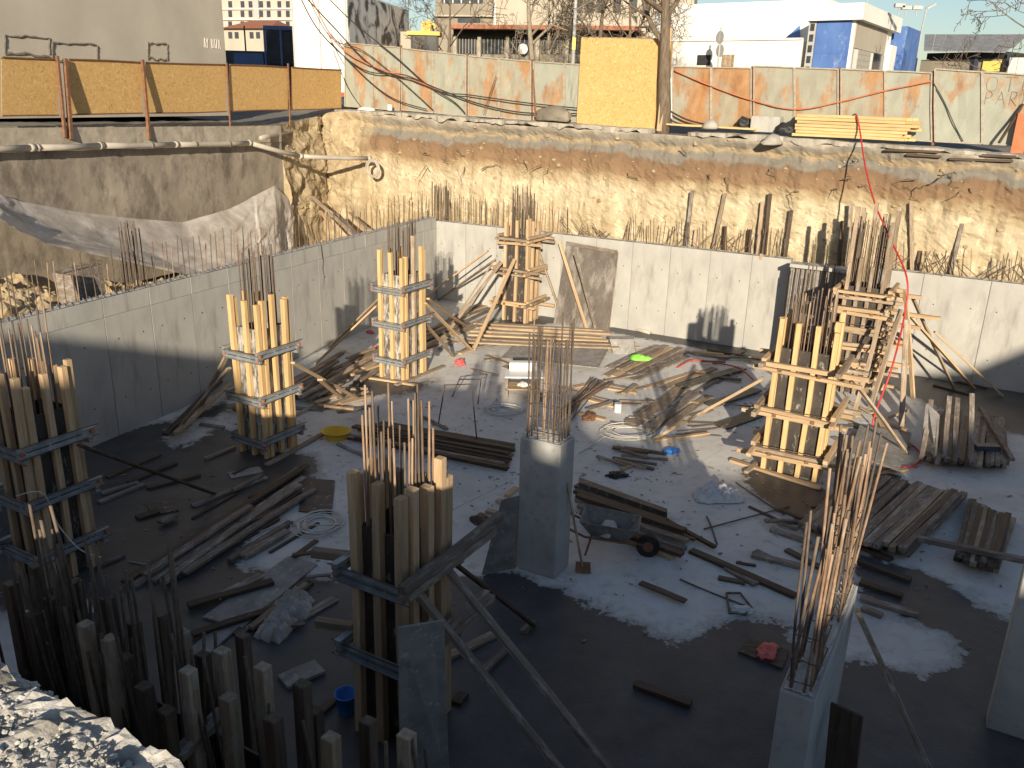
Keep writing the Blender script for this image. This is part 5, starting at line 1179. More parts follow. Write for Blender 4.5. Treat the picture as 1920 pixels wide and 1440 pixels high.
# ================================================================== LOOSE THINGS ON THE PIT FLOOR
random.seed(77)
def plank(p0, p1, w_, h, mat, label, lev=0.0, group=None, cat='plank', name='plank', z1=None, up=UP):
    a_, b_ = fl(*p0, lev+h/2+.003), fl(*p1, (z1 if z1 is not None else lev)+h/2+.003)
    return T(timber(name, a_, b_, w_, h, mat, None, up=up), label, cat, group)
def sheet(name, px, th, mat, label, lev=0.0, cat='sheet', group=None):
    P = [fl(*p, lev+.004) for p in px]; c = sum(P, Vector())/4
    mb = MB(); mb.hexa([p-c for p in P]+[p-c+UP*th for p in P])
    return T(obj(name, mb.mesh(name), mat, None, Matrix.Translation(c)), label, cat, group)
# --- left: long planks pointing to the yellow tub
Lp = 'long planks lying in a bundle on the left'; ll = 'long grey plank in the bundle lying on the left floor'
for (a_, b_, m_, lv) in (((250, 1100), (560, 878), 'wood_grey', 0), ((232, 1092), (575, 872), 'wood_dark', .05), ((285, 1090), (570, 895), 'wood_grey', 0), ((305, 1092), (562, 908), 'wood_grey', .05), ((330, 1085), (560, 922), 'wood_dark', 0), ((345, 1075), (568, 930), 'wood_grey', .05), ((352, 1068), (520, 972), 'wood_dark', 0), ((270, 1078), (470, 948), 'wood_grey', .1)):
    plank(a_, b_, .13, .05, m_, ll, lv, Lp)
plank((385, 1046), (590, 918), .12, .06, 'wood_grey', 'grey plank between the plank bundle and the white cable coil')
plank((430, 1052), (545, 980), .11, .08, 'wood_grey', 'short thick grey plank under the white cable coil')
plank((345, 1075), (405, 1040), .1, .07, 'wood_dark', 'stubby dark timber at the foot of the plank bundle')
sheet('plywood_sheet', [(560, 960), (622, 965), (628, 902), (570, 898)], .02, 'ply_dark', 'square dark plywood piece beside the white cable coil')
sheet('plywood_sheet', [(380, 1160), (455, 1180), (595, 1060), (540, 1046)], .03, 'ply_grey', 'long pale plywood sheet lying in the left foreground')
plank((352, 1136), (512, 1090), .14, .06, 'wood_dark', 'dark plank lying on the long pale plywood sheet', .035)
plank((360, 1190), (520, 1140), .13, .05, 'wood_dark', 'dark plank along the lower edge of the long pale plywood sheet', .035)
plank((440, 1190), (580, 1090), .2, .03, 'ply_dark', 'dark board lying beside the long pale plywood sheet')
plank((470, 1178), (575, 1095), .1, .06, 'wood_old', 'brown plank next to the crumpled plastic on the left', .035)
plank((365, 1230), (440, 1165), .3, .03, 'ply_grey', 'pale board end low in the left foreground')
WR = []
for i, (c, r) in enumerate((((545, 1150), (.28, .2, .1)), ((520, 1180), (.3, .22, .1)), ((560, 1128), (.22, .16, .08)))):
    WR.append((c, r, i))
for a_, b_, w_, m_, lb in (((310, 962), (300, 940), .45, 'ply_dark', 'small square board on the wet floor left of the plank bundle'), ((275, 915), (375, 890), .12, 'wood_dark', 'dark plank on the wet floor below the left sunlit formwork'), ((360, 948), (500, 895), .11, 'wood_grey', 'grey plank angled below the left sunlit formwork'), ((430, 892), (490, 880), .3, 'ply_grey', 'pale board lying at the foot of the left sunlit formwork'),
                          ((200, 895), (300, 852), .1, 'wood_dark', 'dark plank beside the formwork at the left edge, upper'), ((190, 925), (260, 905), .11, 'wood_grey', 'grey plank beside the formwork at the left edge, middle'), ((185, 942), (270, 908), .1, 'wood_grey', 'grey plank beside the formwork at the left edge, lower'), ((240, 905), (330, 868), .1, 'wood_dark', 'dark thin plank on the wet floor by the dry patch'), ((305, 808), (352, 800), .1, 'wood_old', 'short brown plank at the top of the dry patch'), ((375, 795), (420, 802), .09, 'wood_old', 'short timber near the left basement wall'), ((385, 860), (440, 838), .1, 'wood_old', 'plank stub left of the left sunlit formwork base'), ((185, 1060), (232, 1040), .1, 'wood_grey', 'grey plank stub right of the left edge formwork')):
    plank(a_, b_, w_, .05 if w_ < .2 else .02, m_, lb)
# --- planks heaped between the left wall and the two sunlit columns
hl = 'weathered plank in the heap beside the left basement wall'; hg = 'planks heaped beside the left basement wall'
for i in range(34):
    t = random.random(); cx = 470+250*t+random.uniform(-30, 30); cy = 752-85*t+random.uniform(-26, 22)
    if cx < 560 and cy < 742: cy += 22
    dx = random.uniform(50, 110); sl_ = -random.uniform(.35, .62); 
    plank((cx-dx/2, cy-sl_*dx/2), (cx+dx/2, cy+sl_*dx/2), random.choice((.1, .12, .14)), .05, random.choice(('wood_old', 'wood_grey', 'wood_old', 'wood_pine')), hl, .05*(i % 4), hg)
for a_, b_, m_ in (((562, 745), (700, 668), 'wood_old'), ((640, 700), (690, 672), 'wood_pine'), ((575, 735), (620, 690), 'wood_dark'), ((310, 815), (440, 690), 'wood_dark'), ((330, 812), (438, 712), 'wood_old')):
    plank(a_, b_, .12, .06, m_, hl, .2, hg)
# --- shade side of the corner
cl = 'plank in the loose heap under the braces of the far column'; cg = 'planks under the far column braces'
for i in range(26):
    cx = random.uniform(790, 905); cy = 640-(cx-790)*.42+random.uniform(-22, 14); dx = random.uniform(45, 95); s_ = -random.uniform(.3, .55)
    plank((cx-dx/2, cy-s_*dx/2), (cx+dx/2, cy+s_*dx/2), .12, .05, random.choice(('wood_old', 'wood_pine', 'wood_grey')), cl, .05*(i % 3), cg)
# --- long boards in front of the far column
bl = 'long board in the flat stack before the far column'; bgp = 'long boards stacked before the far column'
for r in range(4):
    for k in range(6):
        y = 600+k*7.0; plank((895-k*3+random.uniform(-12, 12), y+6), (1118+k*4+random.uniform(-15, 25), y+19-k*.4), .17, .045, random.choice(('wood_pine', 'wood_old', 'wood_pine')), bl, .047*r, bgp)
# --- stack of sheets
for k in range(5):
    j = random.uniform(-4, 4); sheet('plywood_sheet', [(942+j, 672), (1118+j, 690), (1146+j*.5, 641), (985+j, 628)], .022, 'ply_grey', 'grey plywood sheet in the flat stack behind the central rebar', .026*k, group='plywood sheets in the flat stack')
sheet('plywood_sheet', [(940, 690), (1000, 660), (1030, 668), (980, 700)], .03, 'wood_old', 'brown board sticking out from under the plywood stack')
# concrete slab piece, green bag planks
sb_ = fl(1168, 660); T(MB().hexa([fl(1150, 664), fl(1192, 664), fl(1192, 656), fl(1148, 656), fl(1143, 636, .35), fl(1188, 636, .35), fl(1188, 630, .35), fl(1143, 630, .35)]).build('tilted_board', 'ply_grey'), 'dirty grey board tilted up by the plank pile near the back wall', 'board')
gl = 'pale plank in the pile under the green bag'; gg = 'planks under the green bag'
for i, (a_, b_) in enumerate((((1135, 705), (1248, 652)), ((1150, 706), (1260, 655)), ((1163, 708), (1272, 658)), ((1178, 711), (1285, 660)), ((1192, 713), (1290, 668)), ((1140, 690), (1235, 648)), ((1160, 692), (1250, 648)), ((1180, 700), (1278, 652)))):
    plank(a_, b_, .16, .05, random.choice(('wood_pine', 'wood_old', 'wood_grey')), gl, .05*(i//5), gg)
blob('green_bag', fl(1200, 674, .12), (.24, .15, .09), 'green_bag', 'bright green plastic bag lying on the pale planks', 'bag', .5, seed=31)
for a_, b_, w_, m_, lb in (((1205, 728), (1312, 695), .14, 'wood_pine', 'pale plank left of the red hose scraps, upper'), ((1240, 730), (1340, 690), .2, 'wood_old', 'brown board beside the pale plank near the shadow'), ((1180, 800), (1290, 720), .35, 'wood_old', 'wide board in the boards left of the large formwork, leftmost'), ((1215, 805), (1305, 735), .25, 'wood_grey', 'grey board in the boards left of the large formwork, middle'), ((1250, 800), (1330, 742), .22, 'wood_old', 'board in the boards left of the large formwork, rightmost'),
                          ((1275, 725), (1392, 690), .3, 'ply_dark', 'dark plywood strip in the shade left of the large formwork'), ((1330, 760), (1420, 730), .3, 'ply_dark', 'dark plywood piece close to the large formwork'), ((1300, 700), (1390, 712), .16, 'wood_dark', 'dark board beside the red cable'), ((1350, 800), (1420, 775), .4, 'ply_dark', 'dark panel piece in the shade at the large formwork base'), ((1225, 826), (1330, 812), .09, 'wood_pine', 'thin pale plank at the foot of the long brace')):
    plank(a_, b_, w_, .04, m_, lb, random.choice((0, .045)))
fcable([(1268, 690), (1300, 675), (1340, 680), (1385, 690), (1412, 712)], .02, 'hose_red', 'red cable curling over the boards left of the large formwork', Ys=[fl(1268, 690)[1], fl(1300, 684)[1], fl(1340, 690)[1], fl(1385, 700)[1], fl(1412, 716)[1]])
for i in range(7):
    a_ = (1280+random.uniform(-20, 30), 800+random.uniform(-12, 14)); bar(fl(*a_, .03), fl(a_[0]+random.uniform(80, 140), a_[1]-random.uniform(-8, 18), .03), None, .011, 'rebar_dark', 'loose_rebar')
    o = col.objects[-1]; T(o, 'loose rebar rod lying on the floor left of the large formwork', 'rebar', 'loose rods left of the large formwork')
# --- centre: table, hoops, hose, rebar bundle
tb_ = fl(982, 752); e = empty('work_table', tb_, 'white topped work table with a shelf behind the central rebar', 'table')
ta, tb2 = Vector((1, .05, 0)).normalized(), Vector((-.05, 1, 0)).normalized(); H_ = .62
MB().box(tb_+UP*H_+tb2*.25, (.95, .62, .035), (ta, tb2, UP)).build('table_top', 'white_top', e); MB().box(tb_+UP*.3+tb2*.25, (.85, .55, .03), (ta, tb2, UP)).build('shelf', 'wood_pine', e)
for sx in (-1, 1):
    for sy in (-1, 1): MB().box(tb_+ta*(sx*.42)+tb2*(.25+sy*.26)+UP*(H_/2-.012), (.05, .05, H_-.024), (ta, tb2, UP)).build('leg', 'wood_grey', e)
MB().box(tb_+tb2*.54+UP*(H_+.12), (.7, .2, .2), (ta, tb2, UP)).build('back_box', 'white_top', e)
blob('bucket_rag', tb_+UP*.322+tb2*.2, (.14, .1, .07), 'white_sack', 'white rag lying on the shelf of the work table', 'rag', .4, seed=41)
def hoop(px, label):
    a_, b_ = fl(*px[0]), fl(*px[3]); zt = .0
    lo, hi = 0, 3
    pts = [a_, atY(*px[1], a_.y+.02), atY(*px[2], b_.y+.02), b_]; a_.z = b_.z = .01
    return T(MB().tube(pts, .016, 6).build('rebar_hoop', 'rebar_dark', None, True), label, 'rebar')
hoop([(822, 796), (834, 722), (884, 720), (894, 826)], 'tall bent rebar hoop standing on the floor left of the table, nearer one')
hoop([(848, 745), (862, 711), (902, 711), (896, 758)], 'bent rebar hoop standing on the floor left of the table, farther one')
def coil(c, rx_, ry_, n, r, mat, label, cat='cable', tail=None, seed=1):
    rnd = random.Random(seed); pts = []
    ph = 0
    for q in range(n*14):
        a_ = q*.45; k = 1+.25*math.sin(q*.11+1)+rnd.gauss(0, .02)
        pts.append(c+Vector((math.cos(a_)*rx_*k+.15*rx_*math.sin(q*.07), math.sin(a_)*ry_*k+.2*ry_*math.cos(q*.05), .02+.025*(q % 14)/14+.01*rnd.random())))
    if tail: pts += [fl(*t_, .02) for t_ in tail]
    P = [pts[0]]
    for a_, b_ in zip(pts, pts[1:]): P.append(b_)
    return T(MB().tube(P, r, 5).build('cable_coil', mat, None, True), label, cat)
coil(fl(945, 770), .36, .3, 6, .014, 'cable_white', 'white cable coil on the floor before the work table', tail=[(925, 755), (932, 748), (940, 760)], seed=2)
coil(fl(1178, 812), .48, .38, 6, .014, 'cable_white', 'white cable coil on the floor right of the central column', tail=[(1130, 820), (1105, 838), (1085, 850)], seed=3)
coil(fl(598, 985), .32, .36, 9, .011, 'cable_white', 'tangled thin white cable beside the dark plywood piece', tail=[(520, 985), (450, 1010), (380, 1045), (300, 1062), (240, 1052)], seed=4)
fcable([(30, 930), (80, 925), (110, 985), (150, 1030), (190, 1045)], .009, 'cable_white', 'thin white cord hanging from the formwork at the left edge', Ys=[10.4, 10.4, 10.9, 10.6, 10.4])
e = empty('rebar_bundle', fl(1060, 775), 'bundle of straight rebar fanned out behind the central column', 'rebar')
for i in range(24):
    a_ = (1052+random.uniform(-8, 20), 778+random.uniform(-12, 10)); b_ = (1108+i*1.9, 710+random.uniform(-3, 3)+i*.2); bar(fl(*a_, .03+.012*(i % 4)), fl(*b_, .05+.012*(i % 4)), e, .011, random.choice(('rebar_dark', 'rebar_rust')))
for a_, b_, lb in (((1140, 728), (1194, 737), 'short pale plank right of the fanned rebar, upper'), ((1105, 750), (1154, 763), 'short pale plank ending at the white can'), ((1085, 775), (1136, 787), 'short pale plank right of the fanned rebar, lower')): plank(a_, b_, .12, .05, 'wood_pine', lb)
c = fl(1158, 772); e = empty('white_can', c, 'white can standing at the end of a short pale plank', 'can'); MB().tube([c, c+UP*.2], .085, 14).build('can_body', 'white_top', e, False); MB().tube([c+UP*.201, c+UP*.22], .088, 14).build('can_rim', 'pole_grey', e)
# --- dark pipe and board pile crossing behind the foreground rebar
dl = 'dark board or rod in the long pile left of the central column'; dg = 'dark pile left of the central column'
for i in range(16):
    o_ = i*3.6; plank((690+random.uniform(-30, 30)-o_*.3, 792+o_*.55), (966+random.uniform(-14, 2)-o_*.2, 835+o_*.85), random.choice((.06, .09, .13)), .045, random.choice(('wood_dark', 'wood_dark', 'wood_old')), dl, .047*(i % 3), dg)
plank((632, 832), (700, 862), .07, .05, 'wood_grey', 'thin grey bar left of the foreground rebar')
fcable([(840, 960), (880, 940), (925, 918), (965, 898)], .012, 'cable_white', 'thin white cord on the floor left of the central column', Ys=[fl(840, 960)[1], fl(880, 940)[1], fl(925, 918)[1], fl(965, 898)[1]])
plank((780, 775), (838, 805), .09, .04, 'wood_grey', 'short grey plank at the foot of the tall hoop'); plank((772, 752), (790, 790), .09, .04, 'wood_grey', 'short grey plank left of the tall hoop')
plank((632, 772), (700, 762), .14, .05, 'wood_grey', 'grey plank end beside the yellow tub, nearer the column')
# yellow tub, bags, rags
def tub(c, rx_, ry_, h, mat, label):
    e = empty('plastic_tub', c, label, 'tub'); mb = MB(); n = 20; R_ = []
    for z, k in ((0, .72), (.02, .76), (h, 1), (h, 1.08), (h+.015, 1.08), (h+.01, .97), (.05, .72), (.04, 0.02)):
        R_.append([c+Vector((math.cos(2*math.pi*q/n)*rx_*k, math.sin(2*math.pi*q/n)*ry_*k, z)) for q in range(n)])
    mb.v = [tuple(v) for r_ in R_ for v in r_]; mb.f = [(i*n+q, i*n+(q+1) % n, (i+1)*n+(q+1) % n, (i+1)*n+q) for i in range(len(R_)-1) for q in range(n)]+[tuple(range(n))[::-1]]
    mb.build('shell', mat, e, True); return e
tub(fl(631, 822), .30, .26, .17, 'yellow', 'bright yellow plastic mixing tub on the floor')
blob('red_bag', fl(862, 684), (.14, .11, .11), 'red_bag', 'small red plastic bag on the sunlit floor by the third column', 'bag', .4, seed=51)
blob('red_bag', fl(703, 655), (.1, .08, .07), 'red_bag', 'red scrap in the shade left of the third column', 'bag', .4, seed=52)
blob('red_bag', fl(694, 625), (.13, .08, .07), 'red_bag', 'red scrap near the left wall behind the third column', 'bag', .4, seed=53)
blob('blue_glove', fl(1257, 847), (.2, .12, .05), 'blue_bag', 'bright blue plastic scrap on the floor left of the large formwork', 'scrap', .5, seed=54)
# white sack
def sack(c, sx, sy, h, mat, label, rot):
    bm = bmesh.new(); bmesh.ops.create_grid(bm, x_segments=34, y_segments=26, size=1)
    vs = [v.co.copy() for v in bm.verts]; fs = [tuple(v.index for v in f.verts) for f in bm.faces]; bm.free(); mb = MB(); q = Matrix.Rotation(rot, 3, 'Z')
    def pt(v, s): 
        e_ = max(0, 1-abs(v.x)**3)*max(0, 1-abs(v.y)**3); w2 = .12*fbm(Vector((v.x*2.3, v.y*2.3, rot)), 4)
        return c+q @ Vector((v.x*sx*(1-.08*v.y*v.y)+w2*.3, v.y*sy*(1-.1*v.x*v.x)+w2*.2, (h*(e_**.6)*(.7+1.6*abs(fbm(Vector((v.x*1.6, v.y*1.8, 3+rot)), 4)))+.02) if s else .004))
    mb.add([pt(v, 1) for v in vs], fs); mb.add([pt(v, 0) for v in vs], [tuple(reversed(f)) for f in fs])
    return T(mb.build('sack', mat, None, True), label, 'sack')
for c, r, i in WR:
    o = sack(fl(*c), r[0], r[1], r[2]*1.3, 'plastic', 'crumpled clear plastic wrap lying beside the pale plywood', 1.3*i); o.name = 'plastic_wrap'; o['category'] = 'wrap'; o['group'] = 'crumpled plastic beside the plywood'
sack(fl(1347, 934), .46, .26, .16, 'white_sack', 'white cement sack lying crumpled on the floor right of centre', .1)
# --- timber pile and wheelbarrow right of the central column
pl_ = 'long dark timber in the pile right of the central column'; pg = 'dark timbers right of the central column'
for i, (a_, b_, lv, m_) in enumerate((((1078, 920), (1250, 978), .12, 'wood_dark'), ((1080, 935), (1290, 1002), .0, 'wood_grey'), ((1085, 948), (1290, 1015), .07, 'wood_old'), ((1090, 960), (1285, 1030), .0, 'wood_grey'), ((1100, 975), (1280, 1040), .07, 'wood_dark'), ((1120, 990), (1262, 1046), .0, 'wood_pine'), ((1082, 928), (1285, 995), .14, 'wood_dark'), ((1080, 910), (1180, 945), .0, 'ply_dark'))):
    plank(a_, b_, .14, .065, m_, pl_, lv, pg)
sheet('plywood_sheet', [(1085, 918), (1250, 976), (1250, 968), (1085, 908)], .15, 'ply_dark', 'black plywood edge standing behind the dark timber pile')
wb_ = fl(1140, 1050); e = empty('wheelbarrow', wb_, 'dirty wheelbarrow parked against the dark timber pile', 'wheelbarrow')
wd = Vector((.88, -.2, 0)).normalized(); wn = Vector((.2, .88, 0)).normalized(); q = lambda x, y, z: wb_+wd*x+wn*y+UP*z
lo = [q(-.3, .12, .32), q(.22, .12, .28), q(.22, .48, .28), q(-.3, .48, .32)]; hi = [q(-.5, -.02, .62), q(.45, .02, .56), q(.45, .6, .56), q(-.5, .64, .62)]; hin = [p.lerp(sum(hi, Vector())/4, .05) for p in hi]; lin = [p+UP*.03 for p in lo]
MB().add(lo+hi+hin+lin, [(0, 3, 2, 1), (0, 1, 5, 4), (1, 2, 6, 5), (2, 3, 7, 6), (3, 0, 4, 7), (4, 5, 9, 8), (5, 6, 10, 9), (6, 7, 11, 10), (7, 4, 8, 11), (8, 9, 13, 12), (9, 10, 14, 13), (10, 11, 15, 14), (11, 8, 12, 15), (12, 13, 14, 15)]).build('tray', 'tray_steel', e)
for y in (.05, .55): MB().tube([q(.55, .3, .2), q(.2, y+.05, .29), q(-.4, y, .33), q(-.95, y, .55)], .02, 6).build('handle', 'rust', e, True); MB().tube([q(-.3, y, .33), q(-.38, y, .0)], .018, 6).build('leg', 'rust', e)
o = MB().tube([q(.6, .26, .19), q(.6, .34, .19)], .19, 18).build('wheel', 'rubber', e); obj('rim', MB().tube([q(.6, .25, .19), q(.6, .35, .19)], .09, 12).mesh(), 'rust', o)
blob('mortar_heap', q(-.05, .3, .345), (.25, .15, .12), 'concrete_top', 'grey mortar heaped in the wheelbarrow tray', 'mortar', .2, seed=61)
e = empty('shovel', fl(1088, 1070), 'shovel leaning on the right side of the central column', 'shovel'); a_, b_ = fl(1092, 1062, .05), atY(1064, 905, 11.72)
timber('handle', a_, b_, .035, .035, 'wood_old', e); c = a_
MB().hexa([c+Vector((-.12, -.14, -.03)), c+Vector((.12, -.16, -.03)), c+Vector((.13, .08, .02)), c+Vector((-.1, .1, .02)), c+Vector((-.12, -.14, -.024)), c+Vector((.12, -.16, -.024)), c+Vector((.13, .08, .03)), c+Vector((-.1, .1, .03))]).build('blade', 'rust', e)
# plywood leaning on the central column
lf_ = [fl(903, 1078), fl(966, 1066), atY(972, 930, 11.75), atY(940, 938, 11.6)]; n_ = Vector((-.3, -.5, .3))*.03
T(MB().hexa([lf_[0], lf_[1], lf_[1]+Vector((.02, .03, 0)), lf_[0]+Vector((.02, .03, 0)), lf_[3], lf_[2], lf_[2]+Vector((.02, .03, 0)), lf_[3]+Vector((.02, .03, 0))]).build('leaning_board', 'ply_grey'), 'dark plywood sheet leaning on the left side of the central column', 'board')
for a_, b_, lb in (((912, 958), (945, 966), 'pale wood block left of the central column, lower'), ((932, 938), (950, 945), 'pale wood block left of the central column, upper'), ((950, 930), (968, 915), 'wood scrap touching the left of the central column')): plank(a_, b_, .11, .06, 'wood_pine', lb)
blob('rag', fl(905, 978), (.2, .15, .06), 'wood_dark', 'dark rag on the floor left of the leaning plywood', 'rag', .5, seed=62)
blob('rag', fl(1158, 893), (.2, .12, .06), 'black', 'dark rag on the floor right of the central column', 'rag', .5, seed=63); plank((1165, 880), (1185, 872), .1, .05, 'wood_pine', 'small pale wood piece by the dark rag')
blob('rag', fl(1105, 784), (.24, .14, .08), 'rust', 'brown rag lying below the short pale planks', 'rag', .5, seed=64)
for i in range(9):
    a_ = (1112+random.uniform(0, 60), 832+random.uniform(-2, 35)); plank(a_, (a_[0]+random.uniform(40, 90), a_[1]+random.uniform(5, 22)), random.choice((.07, .1, .13)), .04, random.choice(('wood_grey', 'wood_dark', 'wood_old')), 'grey plank among the scraps below the right cable coil', .041*(i % 2), 'plank scraps below the right cable coil')
# rods, saw and planks in the shaded right foreground
for a_, b_, lb in (((1275, 1086), (1412, 1142), 'long thin rod pointing at the metal frame on the shaded floor'), ((1320, 992), (1480, 950), 'long thin rod lying below the white sack'), ((1325, 968), (1345, 1020), 'short rod lying crosswise below the white sack'), ((1380, 905), (1470, 965), 'thin rod lying right of the white sack')):
    o = bar(fl(*a_, .02), fl(*b_, .02), None, .014, 'rebar_dark', 'loose_rod'); T(o, lb, 'rod')
pts = [fl(x, y, .03) for x, y in ((1362, 1112), (1388, 1112), (1408, 1138), (1398, 1152), (1368, 1150), (1362, 1112))]; T(MB().tube(pts, .018, 6).build('bent_rod', 'rebar_dark'), 'bent metal frame lying on the shaded floor right of centre', 'rod')
blob('rag', fl(1392, 1146), (.15, .1, .05), 'white_sack', 'pale rag lying on the bent metal frame', 'rag', .4, seed=66)
for a_, b_, w_, m_, lb in (((1295, 1032), (1492, 1118), .14, 'wood_dark', 'long dark plank in the right foreground pointing at the narrow column'), ((1445, 992), (1520, 1018), .12, 'wood_grey', 'grey plank behind the rusty rebar, farther'), ((1410, 1040), (1500, 1062), .14, 'wood_grey', 'grey plank behind the rusty rebar, nearer'), ((1190, 1282), (1296, 1320), .13, 'wood_dark', 'single dark plank alone on the wet foreground floor'), ((1612, 1092), (1692, 1118), .13, 'wood_dark', 'dark plank right of the narrow column, top one'), ((1612, 1122), (1722, 1152), .13, 'wood_grey', 'grey plank right of the narrow column, middle one'), ((1615, 1140), (1655, 1155), .12, 'wood_grey', 'short grey plank right of the narrow column, bottom one'), ((1600, 1050), (1708, 1088), .12, 'wood_dark', 'dark plank below the timber stacks at the right'), ((1600, 1018), (1672, 1050), .14, 'wood_dark', 'short dark plank below the timber stacks at the right')):
    plank(a_, b_, w_, .06, m_, lb)
sheet('plywood_sheet', [(1384, 1224), (1466, 1256), (1480, 1222), (1400, 1200)], .03, 'wood_dark', 'brown board with a red rag left of the narrow column')
blob('red_bag', fl(1438, 1222, .035), (.17, .1, .03), 'red_bag', 'red rag lying on the brown board left of the narrow column', 'rag', .6, seed=67)
# --- timber stacks at the right
def stack(label, group, base0, base1, end0, end1, n, rows_, mats, w_=.1, jit=6):
    for r in range(rows_):
        for k in range(n-r):
            t = (k+.5*r)/max(1, n-1); a_ = (base0[0]+(base1[0]-base0[0])*t+random.uniform(-jit, jit), base0[1]+(base1[1]-base0[1])*t+random.uniform(-jit, jit)); b_ = (end0[0]+(end1[0]-end0[0])*t+random.uniform(-jit, jit), end0[1]+(end1[1]-end0[1])*t+random.uniform(-jit, jit))
            plank(a_, b_, w_*random.uniform(.85, 1.15), .09, random.choice(mats), label, .093*r, group, name='timber', cat='timber')
gm = ('wood_grey', 'wood_grey', 'wood_old', 'wood_dark')
stack('grey squared timber in the fanned stack below the plywood sheet', 'timbers in the middle right stack', (1500, 985), (1700, 1035), (1610, 888), (1812, 930), 19, 3, gm, .105, 5)
stack('grey squared timber in the small stack at the right edge', 'timbers in the right edge stack', (1795, 1045), (1868, 1068), (1820, 942), (1895, 972), 9, 3, gm, .1, 5)
stack('grey squared timber in the far right stack', 'timbers in the far right stack', (1735, 862), (1890, 872), (1762, 772), (1885, 790), 17, 3, gm, .1, 5)
plank((1722, 1010), (1925, 1052), .12, .08, 'wood_grey', 'grey timber lying across the small right edge stack', .29)
p = [((1728, 858), (1746, 752)), ((1770, 862), (1780, 745)), ((1790, 868), (1795, 748)), ((1820, 870), (1822, 740))]
for a_, b_ in p: T(timber('timber', fl(*a_, .2), atY(*b_, fl(*a_)[1]+1.0), .1, .1, 'wood_grey'), 'timber leaning upright on the far right stack', 'timber', 'timbers leaning on the far right stack')
q0 = fl(1748, 846, .1); T(MB().hexa([fl(1726, 846, .19), fl(1752, 868, .19), fl(1756, 866, .19), fl(1732, 842, .19), atY(1736, 758, q0.y+.5), atY(1758, 780, q0.y+.2), atY(1762, 778, q0.y+.22), atY(1740, 756, q0.y+.52)]).build('leaning_board', 'ply_grey'), 'pale plywood offcut leaning on the left end of the far right stack', 'board')
plank((1898, 862), (1838, 765), .1, .07, 'wood_grey', 'timber lying slanted across the top of the far right stack', .29)
T(MB().box(fl(1850, 838, .34), (.5, .2, .1)).build('metal_box', 'tractor_dark'), 'small dark box lying on the far right stack', 'box')
sheet('plywood_sheet', [(1592, 850), (1686, 884), (1710, 812), (1612, 798)], .02, 'ply_grey', 'large pale plywood sheet under the red hose', .12)
sheet('plywood_sheet', [(1590, 905), (1660, 925), (1690, 895), (1620, 880)], .03, 'ply_dark', 'dark plywood piece between the pale sheet and the timber stack')
for i, (a_, b_) in enumerate((((1585, 850), (1602, 810)), ((1640, 772), (1668, 830)), ((1645, 790), (1700, 806)), ((1588, 895), (1700, 880)), ((1600, 905), (1660, 880)))):
    plank(a_, b_, .12, .05, random.choice(('wood_pine', 'wood_old')), 'plank lying loose around the pale plywood sheet by the red hose', .0, 'planks around the pale plywood sheet')
# foreground plywood leaning by the big formwork
a_, b_ = fl(752, 1475, .02), fl(842, 1470, .02); t0, t1_ = atY(746, 1178, 7.15), atY(832, 1164, 7.35)
T(MB().hexa([a_, b_, b_+Vector((0, .03, 0)), a_+Vector((0, .03, 0)), t0, t1_, t1_+Vector((0, .03, 0)), t0+Vector((0, .03, 0))]).build('leaning_board', 'ply_grey'), 'tall grey plywood sheet leaning before the foreground formwork', 'board')
for a_, b_, w_, m_, lb in (((820, 1240), (925, 1190), .14, 'wood_old', 'brown plank under the foreground braces'), ((905, 1260), (950, 1215), .1, 'wood_grey', 'pale short plank under the foreground braces'), ((980, 1185), (1000, 1165), .1, 'wood_grey', 'pale wood block at the end of a foreground brace'), ((855, 1320), (870, 1300), .14, 'wood_dark', 'dark block at the foot of the foreground formwork'), ((530, 1280), (600, 1250), .3, 'ply_grey', 'pale board on the floor in the left foreground'), ((560, 1370), (640, 1300), .12, 'wood_dark', 'dark plank at the foot of the foreground formwork')): plank(a_, b_, w_, .05, m_, lb)
o = tub(fl(650, 1335), .13, .13, .26, 'blue_bag', 'small blue bucket at the foot of the foreground formwork'); o['category'] = 'bucket'; o.name = 'blue_bucket'
# board frame on the spoil heap
pl2 = (CORN+nL*2.0, nL); bx0 = onpl(115, 575, pl2); bx1 = onpl(200, 548, pl2); tx0, tx1 = onpl(100, 512, pl2, .4), onpl(190, 490, pl2, .4)
e = empty('crate_panel', bx0, 'weathered board panel standing in the spoil heap behind the left wall', 'panel')
for k in range(4):
    t0, t1_ = k/4, (k+1)/4-.01; n_ = nL*.03
    P = [bx0.lerp(bx1, t0), bx0.lerp(bx1, t1_), tx0.lerp(tx1, t1_), tx0.lerp(tx1, t0)]
    MB().hexa([P[0], P[1], P[1]+n_, P[0]+n_, P[3], P[2], P[2]+n_, P[3]+n_]).build('board', 'wood_grey', e)
timber('top_rail', tx0-nL*.03, tx1-nL*.03, .1, .05, 'wood_grey', e, up=nL)
MB().hexa([bx0-nL*.6, bx0-nL*.002, bx0-nL*.002+dL*.03, bx0-nL*.6+dL*.03, tx0-nL*.5, tx0-nL*.03, tx0-nL*.03+dL*.03, tx0-nL*.5+dL*.03]).build('side_board', 'wood_grey', e)
eb = empty('starter_bars', onpl(250, 545, (CORN, nL), .15), 'cluster of tall dark bars standing on the left basement wall', 'rebar')
for i in range(12):
    p = onpl(236+i*3.2, 546-i*1.2, (CORN, nL), .1+.05*(i % 3)); p.z = 2.9; bar(p, p+UP*random.uniform(1.2, 1.5)+dL*random.uniform(-.05, .05), eb, .012)
eb = empty('starter_bars', CORN+UP*2.8, 'cluster of tall bars at the corner of the basement walls', 'rebar')
for i in range(14):
    p = CORN+dB*random.uniform(-.3, .4)+nB*random.uniform(.05, .4)+UP*2.75; bar(p, p+UP*random.uniform(1.2, 1.5), eb, .012)
